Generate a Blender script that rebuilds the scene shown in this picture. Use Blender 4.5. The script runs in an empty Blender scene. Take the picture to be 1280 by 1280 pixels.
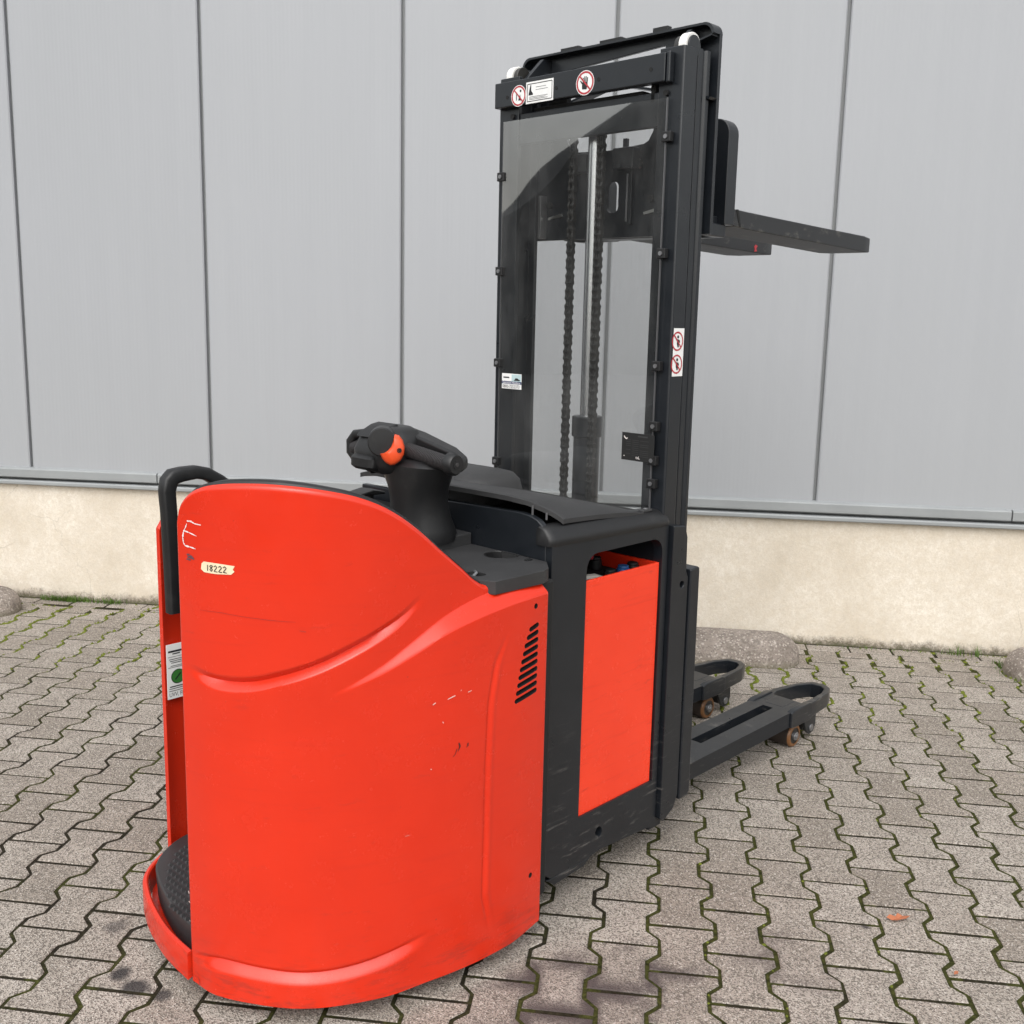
import bpy, bmesh, math, random
import numpy as np
from mathutils import Vector, Matrix
from mathutils.geometry import tessellate_polygon

random.seed(7)
rng = np.random.default_rng(7)
SC = bpy.context.scene
COL = SC.collection
R = math.radians

# ------------------------------------------------------------------ camera
CAM_H, YAW, PITCH, ROLL, FPX, PPY = 1.5716, -0.129646, 0.172573, 0.021513, 1307.03, 618.05
def cam_axes():
    cy, sy, cp, sp, cr, sr = math.cos(YAW), math.sin(YAW), math.cos(PITCH), math.sin(PITCH), math.cos(ROLL), math.sin(ROLL)
    f0, r0, u0 = Vector((sy, cy, 0)), Vector((cy, -sy, 0)), Vector((0, 0, 1))
    f = f0*cp - u0*sp; u = u0*cp + f0*sp
    return r0*cr + u*sr, u*cr - r0*sr, f
rx, ux, fx = cam_axes()
cam = bpy.data.cameras.new('camera'); co = bpy.data.objects.new('camera', cam); COL.objects.link(co)
m = Matrix((rx, ux, -fx)).transposed().to_4x4(); m.translation = (0, 0, CAM_H); co.matrix_world = m
cam.sensor_width = 36; cam.lens = FPX/1280*36; cam.shift_y = (PPY-640)/1280
cam.clip_start = .05; cam.clip_end = 500
SC.camera = co

# ------------------------------------------------------------------ sky, sun, exposure
SUN_EL, SUN_AZ = 50, 182          # azimuth clockwise from +Y: high behind the camera
W = bpy.data.worlds.new('World'); SC.world = W; W.use_nodes = True
nt = W.node_tree; bg = nt.nodes['Background']
sky = nt.nodes.new('ShaderNodeTexSky'); sky.sky_type = 'NISHITA'; sky.sun_disc = False
sky.sun_elevation = R(SUN_EL); sky.sun_rotation = R(SUN_AZ); sky.dust_density = 3; sky.air_density = 2
hs = nt.nodes.new('ShaderNodeHueSaturation'); hs.inputs['Saturation'].default_value = .18
nt.links.new(sky.outputs[0], hs.inputs['Color']); nt.links.new(hs.outputs[0], bg.inputs['Color'])
bg.inputs['Strength'].default_value = .15
sl = bpy.data.lights.new('sun', 'SUN'); sl.energy = .6; sl.angle = R(60); sl.color = (1, .97, .93)
so = bpy.data.objects.new('sun', sl); COL.objects.link(so)
d = Vector((math.sin(R(SUN_AZ))*math.cos(R(SUN_EL)), math.cos(R(SUN_AZ))*math.cos(R(SUN_EL)), math.sin(R(SUN_EL))))
so.rotation_euler = d.to_track_quat('Z', 'Y').to_euler(); so.location = (0, -4, 8)
vs = SC.view_settings; vs.view_transform = 'Standard'; vs.look = 'None'; vs.gamma = 1; vs.use_curve_mapping = False
vs.exposure = .75
SC.render.film_transparent = False

# ------------------------------------------------------------------ materials
def lin(h):
    if not isinstance(h, str): return tuple(h)
    o = []
    for i in (0, 2, 4):
        c = int(h[i:i+2], 16)/255
        o.append(c/12.92 if c <= .04045 else ((c+.055)/1.055)**2.4)
    return tuple(o)
def c4(c): return (*lin(c), 1)
class NT:
    def __init__(s, name):
        s.m = bpy.data.materials.new(name); s.m.use_nodes = True; s.t = s.m.node_tree
        s.b = s.t.nodes['Principled BSDF']; s.tc = s.n('ShaderNodeTexCoord')
    def n(s, ty, **kw):
        x = s.t.nodes.new(ty)
        for k, v in kw.items(): setattr(x, k, v)
        return x
    def l(s, a, b): s.t.links.new(a, b)
    def noise(s, scale, detail=4, rough=.55, vec=None, sc=None):
        x = s.n('ShaderNodeTexNoise'); x.inputs['Scale'].default_value = scale
        x.inputs['Detail'].default_value = detail; x.inputs['Roughness'].default_value = rough
        v = vec or s.tc.outputs['Object']
        if sc:
            mp = s.n('ShaderNodeMapping'); mp.inputs['Scale'].default_value = sc; s.l(v, mp.inputs['Vector']); v = mp.outputs[0]
        s.l(v, x.inputs['Vector']); return x.outputs['Fac']
    def ramp(s, fac, stops):
        x = s.n('ShaderNodeValToRGB'); e = x.color_ramp.elements
        while len(e) < len(stops): e.new(.5)
        for q, (p, c) in zip(e, stops):
            q.position = p; q.color = c4(c) if not isinstance(c, (int, float)) else (c, c, c, 1)
        s.l(fac, x.inputs[0]); return x.outputs[0]
    def mix(s, fac, a, b, mode='MIX'):
        x = s.n('ShaderNodeMix', data_type='RGBA', blend_type=mode)
        for sock, v in ((x.inputs[0], fac), (x.inputs[6], a), (x.inputs[7], b)):
            if hasattr(v, 'is_output'): s.l(v, sock)
            elif isinstance(v, (int, float)): sock.default_value = v
            else: sock.default_value = c4(v)
        return x.outputs[2]
    def math(s, op, a, b=0.):
        x = s.n('ShaderNodeMath', operation=op)
        for i, v in enumerate((a, b)):
            if hasattr(v, 'is_output'): s.l(v, x.inputs[i])
            else: x.inputs[i].default_value = v
        return x.outputs[0]
    def col(s, v):
        if hasattr(v, 'is_output'): s.l(v, s.b.inputs['Base Color'])
        else: s.b.inputs['Base Color'].default_value = c4(v)
    def rough(s, v):
        if hasattr(v, 'is_output'): s.l(v, s.b.inputs['Roughness'])
        else: s.b.inputs['Roughness'].default_value = v
    def bump(s, h, strength=.3, dist=.01):
        x = s.n('ShaderNodeBump'); x.inputs['Strength'].default_value = strength; x.inputs['Distance'].default_value = dist
        s.l(h, x.inputs['Height']); s.l(x.outputs[0], s.b.inputs['Normal'])
    def sep(s):
        x = s.n('ShaderNodeSeparateXYZ'); s.l(s.tc.outputs['Object'], x.inputs[0]); return x.outputs

def paint(name, c, rough=.42, var=.12, spot=None, bump=.05, metal=0, scale=9, spec=.5):
    k = NT(name); base = lin(c)
    n = k.noise(scale, 6, .6); n2 = k.noise(140, 3, .6)
    lo = tuple(x*(1-var) for x in base); hi = tuple(min(1, x*(1+var)) for x in base)
    cc = k.mix(k.ramp(n, [(.3, 0.), (.7, 1.)]), lo, hi)
    if spot:
        msk = k.ramp(k.noise(6, 10, .75), [(.66, 0.), (.74, 1.)])
        cc = k.mix(k.math('MULTIPLY', msk, .55), cc, spot)
    k.col(cc)
    k.rough(k.ramp(k.noise(18, 6, .65), [(.25, rough-.09), (.8, rough+.12)]))
    k.b.inputs['Metallic'].default_value = metal
    k.b.inputs['Specular IOR Level'].default_value = spec
    k.bump(k.math('ADD', n2, k.math('MULTIPLY', n, 2)), bump, .004)
    return k.m

def red_paint(name='red_paint', lo=(.61, .025, .0070), hi=(.66, .029, .0082)):
    k = NT(name)
    n = k.noise(5, 7, .62); brush = k.noise(7, 6, .65, sc=(.6, .6, 9))
    cc = k.mix(k.ramp(n, [(.3, 0.), (.72, 1.)]), lo, hi)
    cc = k.mix(k.math('MULTIPLY', k.ramp(brush, [(.55, 0.), (.72, 1.)]), .35), cc, (.55, .024, .010))
    # dull scuffed area
    sc = k.math('MULTIPLY', k.ramp(k.noise(11, 10, .72, sc=(1, 1, 4)), [(.61, 0.), (.68, 1.)]), .45)
    cc = k.mix(sc, cc, (.50, .030, .016))
    rub = k.math('MULTIPLY', k.ramp(k.noise(8, 9, .75, sc=(1, 1, 5)), [(.50, 0.), (.62, 1.)]), k.ramp(k.sep()[2], [(.06, .65), (.19, 0.)]))
    cc = k.mix(rub, cc, (.30, .028, .018))
    tiny = k.math('MULTIPLY', k.ramp(k.noise(70, 4, .6), [(.735, 0.), (.76, 1.)]), .55)
    cc = k.mix(tiny, cc, (.14, .03, .025))
    k.col(cc); k.rough(k.ramp(k.noise(14, 7, .7), [(.25, .16), (.8, .34)]))
    k.b.inputs['Specular IOR Level'].default_value = .5
    hb = k.math('ADD', k.math('MULTIPLY', k.noise(2.2, 3, .5), 5), k.math('ADD', k.noise(120, 4, .6), brush))
    k.bump(hb, .03, .005)
    return k.m

def dark_paint():
    k = NT('charcoal_paint')
    n = k.noise(6, 8, .65)
    cc = k.mix(k.ramp(n, [(.3, 0.), (.7, 1.)]), (.0072, .0092, .0122), (.0118, .0140, .0176))
    z = k.sep()[2]
    low = k.ramp(z, [(.05, 1.), (.6, 0.)])
    scr = k.ramp(k.noise(9, 9, .7, sc=(1.2, 1.2, 10)), [(.575, 0.), (.68, 1.)])
    cc = k.mix(k.math('MULTIPLY', k.math('MULTIPLY', scr, low), .7), cc, (.16, .15, .14))
    rust = k.ramp(k.noise(23, 8, .7), [(.68, 0.), (.75, 1.)])
    cc = k.mix(k.math('MULTIPLY', k.math('MULTIPLY', rust, low), .5), cc, (.13, .05, .025))
    k.col(cc); k.rough(k.ramp(k.noise(15, 6, .65), [(.25, .25), (.8, .42)]))
    k.b.inputs['Specular IOR Level'].default_value = .55
    k.bump(k.math('ADD', k.noise(180, 3, .6), n), .05, .004)
    return k.m

def fork_paint():
    k = NT('worn_fork_paint')
    n = k.noise(16, 9, .7, sc=(.6, 1, 1))
    cc = k.mix(k.ramp(n, [(.56, 0.), (.68, 1.)]), (.021, .022, .024), (.10, .095, .085))
    k.col(cc); k.rough(.55); k.bump(n, .12, .004); return k.m

STAINS = [(-.10, 2.24, .22, .95, (.085, .068, .066)), (.05, 2.30, .17, .9, (.085, .068, .066)), (-.20, 2.12, .20, .9, (.085, .068, .066)), (.38, 2.42, .16, .6, (.10, .08, .075)),
          (-1.19, 2.12, .030, .9, (.03, .028, .03)), (-1.13, 2.075, .035, .9, (.03, .028, .03)), (-1.06, 2.06, .022, .8, (.03, .028, .03)), (-1.30, 2.30, .03, .6, (.05, .045, .045)), (.62, 2.62, .018, .8, (.04, .036, .04)), (.50, 2.60, .014, .8, (.04, .036, .04))]
def concrete_paver(name, per_object):
    k = NT(name)
    v = k.tc.outputs['Object']
    if per_object:
        oi = k.n('ShaderNodeObjectInfo'); rnd = oi.outputs['Random']
        va = k.n('ShaderNodeVectorMath', operation='MULTIPLY_ADD')
        k.l(oi.outputs['Location'], va.inputs[0]); va.inputs[1].default_value = (7.3, 5.1, 1)
        k.l(v, va.inputs[2]); v = va.outputs[0]
    else:
        g = k.n('ShaderNodeNewGeometry'); rnd = g.outputs['Random Per Island']
    base = k.ramp(rnd, [(0., (.345, .298, .252)), (.4, (.435, .384, .333)), (.75, (.50, .446, .392)), (1., (.385, .330, .280))])
    big = k.noise(7, 5, .6, vec=v)
    cc = k.mix(k.math('MULTIPLY', k.ramp(big, [(.35, 1.), (.62, 0.)]), .45), base, (.27, .232, .195))
    vo = k.n('ShaderNodeTexVoronoi'); vo.inputs['Scale'].default_value = 300; k.l(v, vo.inputs['Vector'])
    grain = k.n('ShaderNodeSeparateColor'); k.l(vo.outputs['Color'], grain.inputs[0])
    cc = k.mix(k.ramp(grain.outputs[0], [(.60, 0.), (.66, .8)]), cc, (.13, .112, .095))
    cc = k.mix(k.ramp(grain.outputs[1], [(.90, 0.), (.94, .8)]), cc, (.68, .62, .56))
    fine = k.noise(420, 4, .7, vec=v)
    cc = k.mix(.55, cc, k.ramp(fine, [(.3, (.55, .55, .55)), (.7, (1, 1, 1))]), 'MULTIPLY')
    blot = k.ramp(k.noise(21, 3, .5, vec=v), [(.77, 0.), (.80, 1.)])
    cc = k.mix(k.math('MULTIPLY', blot, .8), cc, (.045, .042, .045))
    # damp and oil stains lying on the pavement
    gp = k.n('ShaderNodeNewGeometry').outputs['Position']
    wn = k.n('ShaderNodeTexNoise'); wn.inputs['Scale'].default_value = 9; wn.inputs['Detail'].default_value = 6; k.l(gp, wn.inputs['Vector'])
    if per_object:
        ox = k.sep(); ed = k.math('MAXIMUM', k.math('DIVIDE', k.math('ABSOLUTE', ox[0]), .068), k.math('DIVIDE', k.math('ABSOLUTE', ox[1]), .094))
        hug = k.ramp(k.math('ADD', ed, k.math('MULTIPLY', k.math('SUBTRACT', wn.outputs['Fac'], .5), .5)), [(.50, .12), (.95, 1.)])
    for sx, sy, r0, amt, sc_ in STAINS:
        dv = k.n('ShaderNodeVectorMath', operation='DISTANCE'); k.l(gp, dv.inputs[0]); dv.inputs[1].default_value = (sx, sy, 0)
        q = k.math('ADD', k.math('DIVIDE', dv.outputs['Value'], r0), k.math('MULTIPLY', k.math('SUBTRACT', wn.outputs['Fac'], .5), 2.2))
        st_ = k.math('MULTIPLY', k.ramp(q, [(.35, 1.), (1., 0.)]), amt)
        if per_object and r0 > .1: st_ = k.math('MULTIPLY', st_, hug)
        cc = k.mix(st_, cc, sc_)
    k.col(cc); k.rough(.9); k.b.inputs['Specular IOR Level'].default_value = .25
    k.bump(k.math('ADD', k.math('MULTIPLY', vo.outputs['Distance'], 2.2), k.noise(150, 5, .7, vec=v)), .5, .004)
    return k.m

def joint_soil():
    k = NT('mossy_joint_soil')
    n = k.noise(3.2, 5, .6); f = k.noise(70, 4, .65); o = k.sep()
    u = k.math('DIVIDE', k.math('SUBTRACT', o[0], .2845), .1449)
    zig = k.math('ABSOLUTE', k.math('SUBTRACT', k.math('FRACT', u), .5))          # 0 on a zigzag joint, .5 mid stone
    zig = k.ramp(zig, [(.12, 1.), (.17, 0.)])
    wall = k.math('MULTIPLY', k.ramp(k.math('DIVIDE', o[1], 5.2), [(.62, 0.), (.95, 1.)]), .25)
    x = k.math('MULTIPLY', k.ramp(k.math('ADD', k.math('DIVIDE', o[0], 8.), .5), [(.4, 0.), (.56, 1.)]), .17)
    fac = k.ramp(k.math('ADD', k.math('ADD', n, wall), x), [(.44, 0.), (.60, 1.)])
    fac = k.math('MULTIPLY', fac, k.math('ADD', k.math('MULTIPLY', zig, .85), .12))
    moss = k.mix(k.ramp(f, [(.3, 0.), (.7, 1.)]), (.016, .018, .006), (.070, .073, .020))
    soil = k.mix(k.ramp(f, [(.3, 0.), (.7, 1.)]), (.012, .010, .007), (.036, .030, .021))
    far = k.math('MAXIMUM', k.math('GREATER_THAN', k.math('ABSOLUTE', o[0]), 4.7), k.math('LESS_THAN', o[1], -1.7))
    k.col(k.mix(far, k.mix(fac, soil, moss), k.mix(f, (.040, .040, .041), (.065, .064, .063)))); k.rough(1.); k.b.inputs['Specular IOR Level'].default_value = .1
    k.bump(f, .8, .008); return k.m

def wall_metal():
    k = NT('grey_clad_metal')
    st = k.noise(3, 5, .6, sc=(6, 6, .25)); n = k.noise(1.1, 4, .6)
    cc = k.mix(k.ramp(st, [(.35, 0.), (.65, 1.)]), (.348, .359, .380), (.358, .369, .390))
    cc = k.mix(k.math('MULTIPLY', k.ramp(n, [(.35, 1.), (.65, 0.)]), .22), cc, (.330, .342, .355))
    low = k.ramp(k.math('DIVIDE', k.sep()[2], 3.), [(.0, 1.), (.55, 0.)])
    cc = k.mix(k.math('MULTIPLY', low, .28), cc, (.295, .304, .298))
    scr = k.ramp(k.noise(4, 9, .72, sc=(9, 9, 1.2)), [(.71, 0.), (.76, 1.)])
    cc = k.mix(k.math('MULTIPLY', scr, .35), cc, (.58, .59, .59))
    oi = k.n('ShaderNodeObjectInfo'); cc = k.mix(1., cc, k.ramp(oi.outputs['Random'], [(0., .965), (1., 1.)]), 'MULTIPLY')
    k.col(cc); k.rough(.44); k.b.inputs['Specular IOR Level'].default_value = .45
    k.bump(k.noise(1.6, 2, .4, sc=(1.5, 1, .35)), .5, .012)
    return k.m

def plinth_concrete():
    k = NT('cream_concrete')
    n = k.noise(2.6, 8, .68); f = k.noise(38, 6, .7); z = k.sep()[2]
    cc = k.mix(k.ramp(n, [(.32, 0.), (.66, 1.)]), (.55, .485, .395), (.785, .73, .645))
    cc = k.mix(k.ramp(f, [(.40, .5), (.60, 0.)]), cc, (.62, .54, .43))
    cc = k.mix(k.ramp(k.noise(130, 4, .7), [(.35, .45), (.6, 0.)]), cc, (.50, .43, .34))
    edge = k.math('ADD', z, k.math('MULTIPLY', k.math('SUBTRACT', k.noise(17, 10, .9), .5), .22))
    dirt = k.ramp(edge, [(.012, 1.), (.045, 0.)])
    cc = k.mix(k.math('MULTIPLY', dirt, .8), cc, (.13, .105, .078))
    green = k.ramp(edge, [(-.0, 1.), (.014, 0.)])
    cc = k.mix(k.math('MULTIPLY', green, .65), cc, (.07, .075, .03))
    specks = k.ramp(k.noise(26, 6, .7), [(.70, 0.), (.74, 1.)])
    cc = k.mix(k.math('MULTIPLY', specks, .35), cc, (.30, .26, .21))
    # hairline cracks
    vo = k.n('ShaderNodeTexVoronoi', feature='DISTANCE_TO_EDGE'); vo.inputs['Scale'].default_value = .9
    wv = k.n('ShaderNodeVectorMath', operation='MULTIPLY_ADD'); nn = k.n('ShaderNodeTexNoise'); nn.inputs['Scale'].default_value = 3; nn.inputs['Detail'].default_value = 6
    k.l(k.tc.outputs['Object'], nn.inputs['Vector']); k.l(nn.outputs['Color'], wv.inputs[0]); wv.inputs[1].default_value = (.5, .5, .5)
    k.l(k.tc.outputs['Object'], wv.inputs[2]); k.l(wv.outputs[0], vo.inputs['Vector'])
    crack = k.math('MULTIPLY', k.ramp(vo.outputs['Distance'], [(0., 1.), (.004, 0.)]), k.ramp(k.noise(1.3, 2), [(.5, 0.), (.6, .5)]))
    cc = k.mix(crack, cc, (.30, .26, .20))
    k.col(cc); k.rough(.92); k.b.inputs['Specular IOR Level'].default_value = .2
    k.bump(k.math('ADD', f, k.math('MULTIPLY', k.noise(150, 4, .7), .6)), .35, .006)
    return k.m

def stop_concrete():
    k = NT('weathered_kerb_concrete')
    n = k.noise(9, 8, .7); vo = k.n('ShaderNodeTexVoronoi'); vo.inputs['Scale'].default_value = 140
    k.l(k.tc.outputs['Object'], vo.inputs['Vector']); g = k.n('ShaderNodeSeparateColor'); k.l(vo.outputs['Color'], g.inputs[0])
    cc = k.mix(k.ramp(n, [(.35, 0.), (.65, 1.)]), (.17, .14, .118), (.31, .265, .23))
    cc = k.mix(k.ramp(g.outputs[0], [(.7, 0.), (.78, .6)]), cc, (.13, .11, .095))
    cc = k.mix(k.ramp(g.outputs[1], [(.85, 0.), (.9, .6)]), cc, (.50, .45, .40))
    moss = k.ramp(k.math('ADD', k.sep()[2], k.math('MULTIPLY', k.noise(14, 5, .7), .05)), [(.015, .6), (.055, 0.)])
    cc = k.mix(moss, cc, (.09, .09, .035))
    k.col(cc); k.rough(.95); k.bump(k.math('ADD', n, vo.outputs['Distance']), .5, .006); return k.m

def plain(name, c, rough=.5, metal=0., spec=.5):
    k = NT(name); n = k.noise(40, 4, .6); b = lin(c)
    k.col(k.mix(n, tuple(x*.9 for x in b), tuple(min(1, x*1.08) for x in b))); k.rough(rough)
    k.b.inputs['Metallic'].default_value = metal; k.b.inputs['Specular IOR Level'].default_value = spec
    return k.m
def plastic(name, c, rough=.55):
    k = NT(name); n = k.noise(7, 7, .65); b = lin(c); f = k.noise(900, 2, .5)
    cc = k.mix(k.ramp(n, [(.3, 0.), (.72, 1.)]), tuple(x*.82 for x in b), tuple(x*1.2 for x in b))
    dust = k.ramp(k.noise(13, 9, .7), [(.56, 0.), (.78, .35)])
    k.col(k.mix(k.math('MULTIPLY', dust, .5), cc, (.10, .096, .092))); k.rough(k.ramp(n, [(.3, rough-.06), (.8, rough+.1)]))
    k.bump(f, .12, .0015); return k.m
def pane_mat():
    k = NT('clear_acrylic'); t = k.t
    out = t.nodes['Material Output']; tr = k.n('ShaderNodeBsdfTransparent'); gl = k.n('ShaderNodeBsdfGlossy')
    tr.inputs[0].default_value = (.925, .93, .925, 1); gl.inputs['Roughness'].default_value = .015
    fn = k.n('ShaderNodeFresnel'); fn.inputs['IOR'].default_value = 2.7
    gm = k.n('ShaderNodeNewGeometry'); fr = k.n('ShaderNodeMath', operation='MULTIPLY')
    k.l(fn.outputs[0], fr.inputs[0]); k.l(k.math('SUBTRACT', 1., gm.outputs['Backfacing']), fr.inputs[1])
    df = k.n('ShaderNodeBsdfDiffuse'); df.inputs[0].default_value = (.62, .62, .62, 1)
    m1 = k.n('ShaderNodeMixShader'); m2 = k.n('ShaderNodeMixShader')
    dust = k.math('MULTIPLY', k.ramp(k.noise(5, 7, .7, sc=(1, 1, .35)), [(.4, .10), (.75, .32)]), .06)
    scr_ = k.ramp(k.noise(9, 8, .75, sc=(1, 1, .12)), [(.63, 0.), (.72, .06)]); smear = k.ramp(k.noise(3.2, 5, .7, sc=(1, 1.6, .8)), [(.45, 0.), (.8, .045)])
    dust = k.math('ADD', dust, k.math('ADD', scr_, smear))
    k.l(dust, m1.inputs[0]); k.l(tr.outputs[0], m1.inputs[1]); k.l(df.outputs[0], m1.inputs[2])
    k.l(fr.outputs[0], m2.inputs[0]); k.l(m1.outputs[0], m2.inputs[1]); k.l(gl.outputs[0], m2.inputs[2])
    k.l(m2.outputs[0], out.inputs['Surface']); return k.m

M = dict(
    red=red_paint(), red2=red_paint('lightened_red_paint', (.80, .044, .014), (.86, .052, .017)), dark=dark_paint(), fork=fork_paint(),  # second red lightened to make up for weak light on the recessed battery face
    black=plastic('black_plastic', (.0085, .0085, .0092), .46), grey=plastic('dark_grey_plastic', (.026, .026, .027), .62),
    rubber=plastic('black_rubber', (.032, .030, .0312), .5), void=plain('black_interior', (.008, .008, .008), .8),
    orange=plain('orange_plastic', (.72, .075, .018), .38), chrome=plain('chromed_steel', (.80, .81, .84), .24, 1.),
    steel=plain('bright_steel', (.70, .69, .66), .33, 1.), zinc=plain('zinc_steel', (.30, .30, .31), .4, .8),
    chain=paint('oily_chain_steel', (.055, .053, .050), .34, .3, metal=.6), tyre=plain('brown_polyurethane', (.17, .075, .026), .45),
    tread=plain('dirty_wheel_tread', (.030, .021, .016), .6),
    pane=pane_mat(), white=plain('white_sticker', (.80, .80, .79), .45), cream=plain('cream_tape', (.76, .64, .44), .7),
    ink=plain('black_ink', (.012, .012, .014), .5), signred=plain('sign_red', (.42, .035, .045), .45),
    navy=plain('navy_ink', (.03, .04, .12), .5), cyan=plain('pale_teal_print', (.45, .58, .60), .5),
    green=plain('green_print', (.035, .17, .03), .5), chalk=plain('white_chalk', (.74, .68, .66), .9), chip=plain('bare_chip', (.70, .50, .46), .8),
    scuff=plain('dark_scuff', (.10, .045, .06), .7), scratch=plain('scratched_paint', (.40, .02, .010), .6), blue=plain('blue_cap', (.02, .075, .22), .4),
    lead=plain('lead_terminal', (.33, .31, .28), .5, .3), whitepl=plain('nylon_white', (.80, .79, .76), .42),
    wall=wall_metal(), seam=plain('seam_grey', (.23, .24, .245), .5), trim=paint('grey_sill_metal', (.27, .283, .288), .40, .08, scale=4),
    plinth=plinth_concrete(), stop=stop_concrete(), paver=concrete_paver('paver_concrete', True), pavers=concrete_paver('paver_concrete_far', False),
    soil=joint_soil(), moss=paint('moss', (.115, .135, .022), .95, .45, bump=.3, scale=30, spec=.1),
    grass=paint('grass_green', (.085, .15, .025), .7, .35, spec=.2), leaf=plain('fallen_leaf', (.40, .135, .06), .7),
    sky_block=plain('sky_block_dark', (.022, .022, .023), .8),
)

# ------------------------------------------------------------------ mesh helpers
class MB:
    def __init__(s): s.v = []; s.f = []; s.mi = []; s.cur = 0
    def add(s, vs, fs):
        o = len(s.v); s.v += [tuple(map(float, q)) for q in vs]
        for f in fs: s.f.append([i+o for i in f]); s.mi.append(s.cur)
        return s
    def box(s, x0, x1, y0, y1, z0, z1):
        return s.add([(x, y, z) for z in (z0, z1) for y in (y0, y1) for x in (x0, x1)],
                     [(0, 2, 3, 1), (4, 5, 7, 6), (0, 1, 5, 4), (2, 6, 7, 3), (0, 4, 6, 2), (1, 3, 7, 5)])
    @staticmethod
    def p3(pl, a, b, c):
        return {'xz': (a, c, b), 'yz': (c, a, b), 'xy': (a, b, c)}[pl]
    def prism(s, poly, pl, c0, c1):
        n = len(poly)
        s.add([MB.p3(pl, a, b, c0) for a, b in poly]+[MB.p3(pl, a, b, c1) for a, b in poly],
              [tuple(range(n)), tuple(range(n, 2*n))]+[(i, (i+1) % n, n+(i+1) % n, n+i) for i in range(n)])
        return s
    def plate(s, outer, holes, pl, c0, c1):
        loops = [outer]+holes
        tris = tessellate_polygon([[Vector((a, b, 0)) for a, b in lp] for lp in loops])
        flat = [q for lp in loops for q in lp]; n = len(flat)
        fs = [tuple(t) for t in tris]+[tuple(n+i for i in t) for t in tris]
        o = 0
        for lp in loops:
            k = len(lp)
            fs += [(o+i, o+(i+1) % k, n+o+(i+1) % k, n+o+i) for i in range(k)]; o += k
        return s.add([MB.p3(pl, a, b, c0) for a, b in flat]+[MB.p3(pl, a, b, c1) for a, b in flat], fs)
    def rings(s, rings, caps=True, closed=True):
        n = len(rings[0]); vs = [q for r in rings for q in r]; fs = []
        for i in range(len(rings)-1):
            for j in range(n if closed else n-1):
                k = (j+1) % n
                fs.append((i*n+j, i*n+k, (i+1)*n+k, (i+1)*n+j))
        if caps and closed: fs += [tuple(range(n)), tuple(range((len(rings)-1)*n, len(rings)*n))]
        return s.add(vs, fs)
    def tube(s, path, rad, seg=10, caps=True, asp=1., up=(0, 0, 1), sq=0.):
        P = [Vector(p) for p in path]; rs = rad if isinstance(rad, (list, tuple)) else [rad]*len(P); rg = []
        for i, p in enumerate(P):
            t = (P[min(i+1, len(P)-1)]-P[max(i-1, 0)]).normalized(); u = Vector(up)
            if abs(t.dot(u)) > .95: u = Vector((1, 0, 0))
            a = t.cross(u).normalized(); b = a.cross(t).normalized(); r = []
            for k in range(seg):
                an = 2*math.pi*k/seg; ca, sa = math.cos(an), math.sin(an)
                if sq:
                    e = 1-sq; ca = math.copysign(abs(ca)**e, ca); sa = math.copysign(abs(sa)**e, sa)
                r.append(p+a*(ca*rs[i]*asp)+b*(sa*rs[i]))
            rg.append(r)
        return s.rings(rg, caps)
    def cyl(s, p0, p1, r, seg=20, r1=None): return s.tube([p0, p1], [r, r if r1 is None else r1], seg)
    def ball(s, c, r, seg=12, n=8):
        rr = r if isinstance(r, (tuple, list)) else (r, r, r); rg = []
        for i in range(n+1):
            th = math.pi*(.02+.96*i/n); rg.append([(c[0]+rr[0]*math.sin(th)*math.cos(2*math.pi*j/seg), c[1]+rr[1]*math.sin(th)*math.sin(2*math.pi*j/seg), c[2]+rr[2]*math.cos(th)) for j in range(seg)])
        return s.rings(rg)
    def mesh(s, name, mats, smooth=35):
        me = bpy.data.meshes.new(name); me.from_pydata(s.v, [], s.f)
        for q in (mats if isinstance(mats, (list, tuple)) else [mats]): me.materials.append(q)
        if any(s.mi): me.polygons.foreach_set('material_index', s.mi)
        bm = bmesh.new(); bm.from_mesh(me); bmesh.ops.recalc_face_normals(bm, faces=bm.faces)
        for f in bm.faces: f.smooth = True
        for e in bm.edges:
            if len(e.link_faces) == 2: e.smooth = e.calc_face_angle(0) < R(smooth)
        bm.to_mesh(me); bm.free(); return me
    def build(s, name, mats, parent=None, bevel=0., smooth=35, seg=2):
        me = s.mesh(name, mats, smooth); return link(name, me, parent, bevel, seg)
def link(name, me, parent=None, bevel=0., seg=2):
    o = bpy.data.objects.new(name, me); COL.objects.link(o)
    if parent: o.parent = parent
    if bevel:
        b = o.modifiers.new('bevel', 'BEVEL'); b.width = bevel; b.segments = seg; b.limit_method = 'ANGLE'; b.angle_limit = R(38); b.harden_normals = True
    return o
def tag(o, label=None, cat=None, group=None, kind=None):
    for k, v in (('label', label), ('category', cat), ('group', group), ('kind', kind)):
        if v: o[k] = v
    return o
def empty(name, loc=(0, 0, 0), rz=0.):
    o = bpy.data.objects.new(name, None); COL.objects.link(o); o.location = loc; o.rotation_euler = (0, 0, rz); o.empty_display_size = .1; return o
def rrect(a0, a1, b0, b1, r, n=5, corners=(1, 1, 1, 1)):
    out = []
    for (ca, cb, st), on in zip(((a1-r, b0+r, -90), (a1-r, b1-r, 0), (a0+r, b1-r, 90), (a0+r, b0+r, 180)), corners):
        if not on: out.append((a1 if ca > (a0+a1)/2 else a0, b1 if cb > (b0+b1)/2 else b0)); continue
        for i in range(n+1):
            t = R(st+90*i/n); out.append((ca+r*math.cos(t), cb+r*math.sin(t)))
    return out
def circ(a, b, r, n=24, r2=None): return [(a+r*math.cos(2*math.pi*i/n), b+(r2 or r)*math.sin(2*math.pi*i/n)) for i in range(n)]
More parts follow.
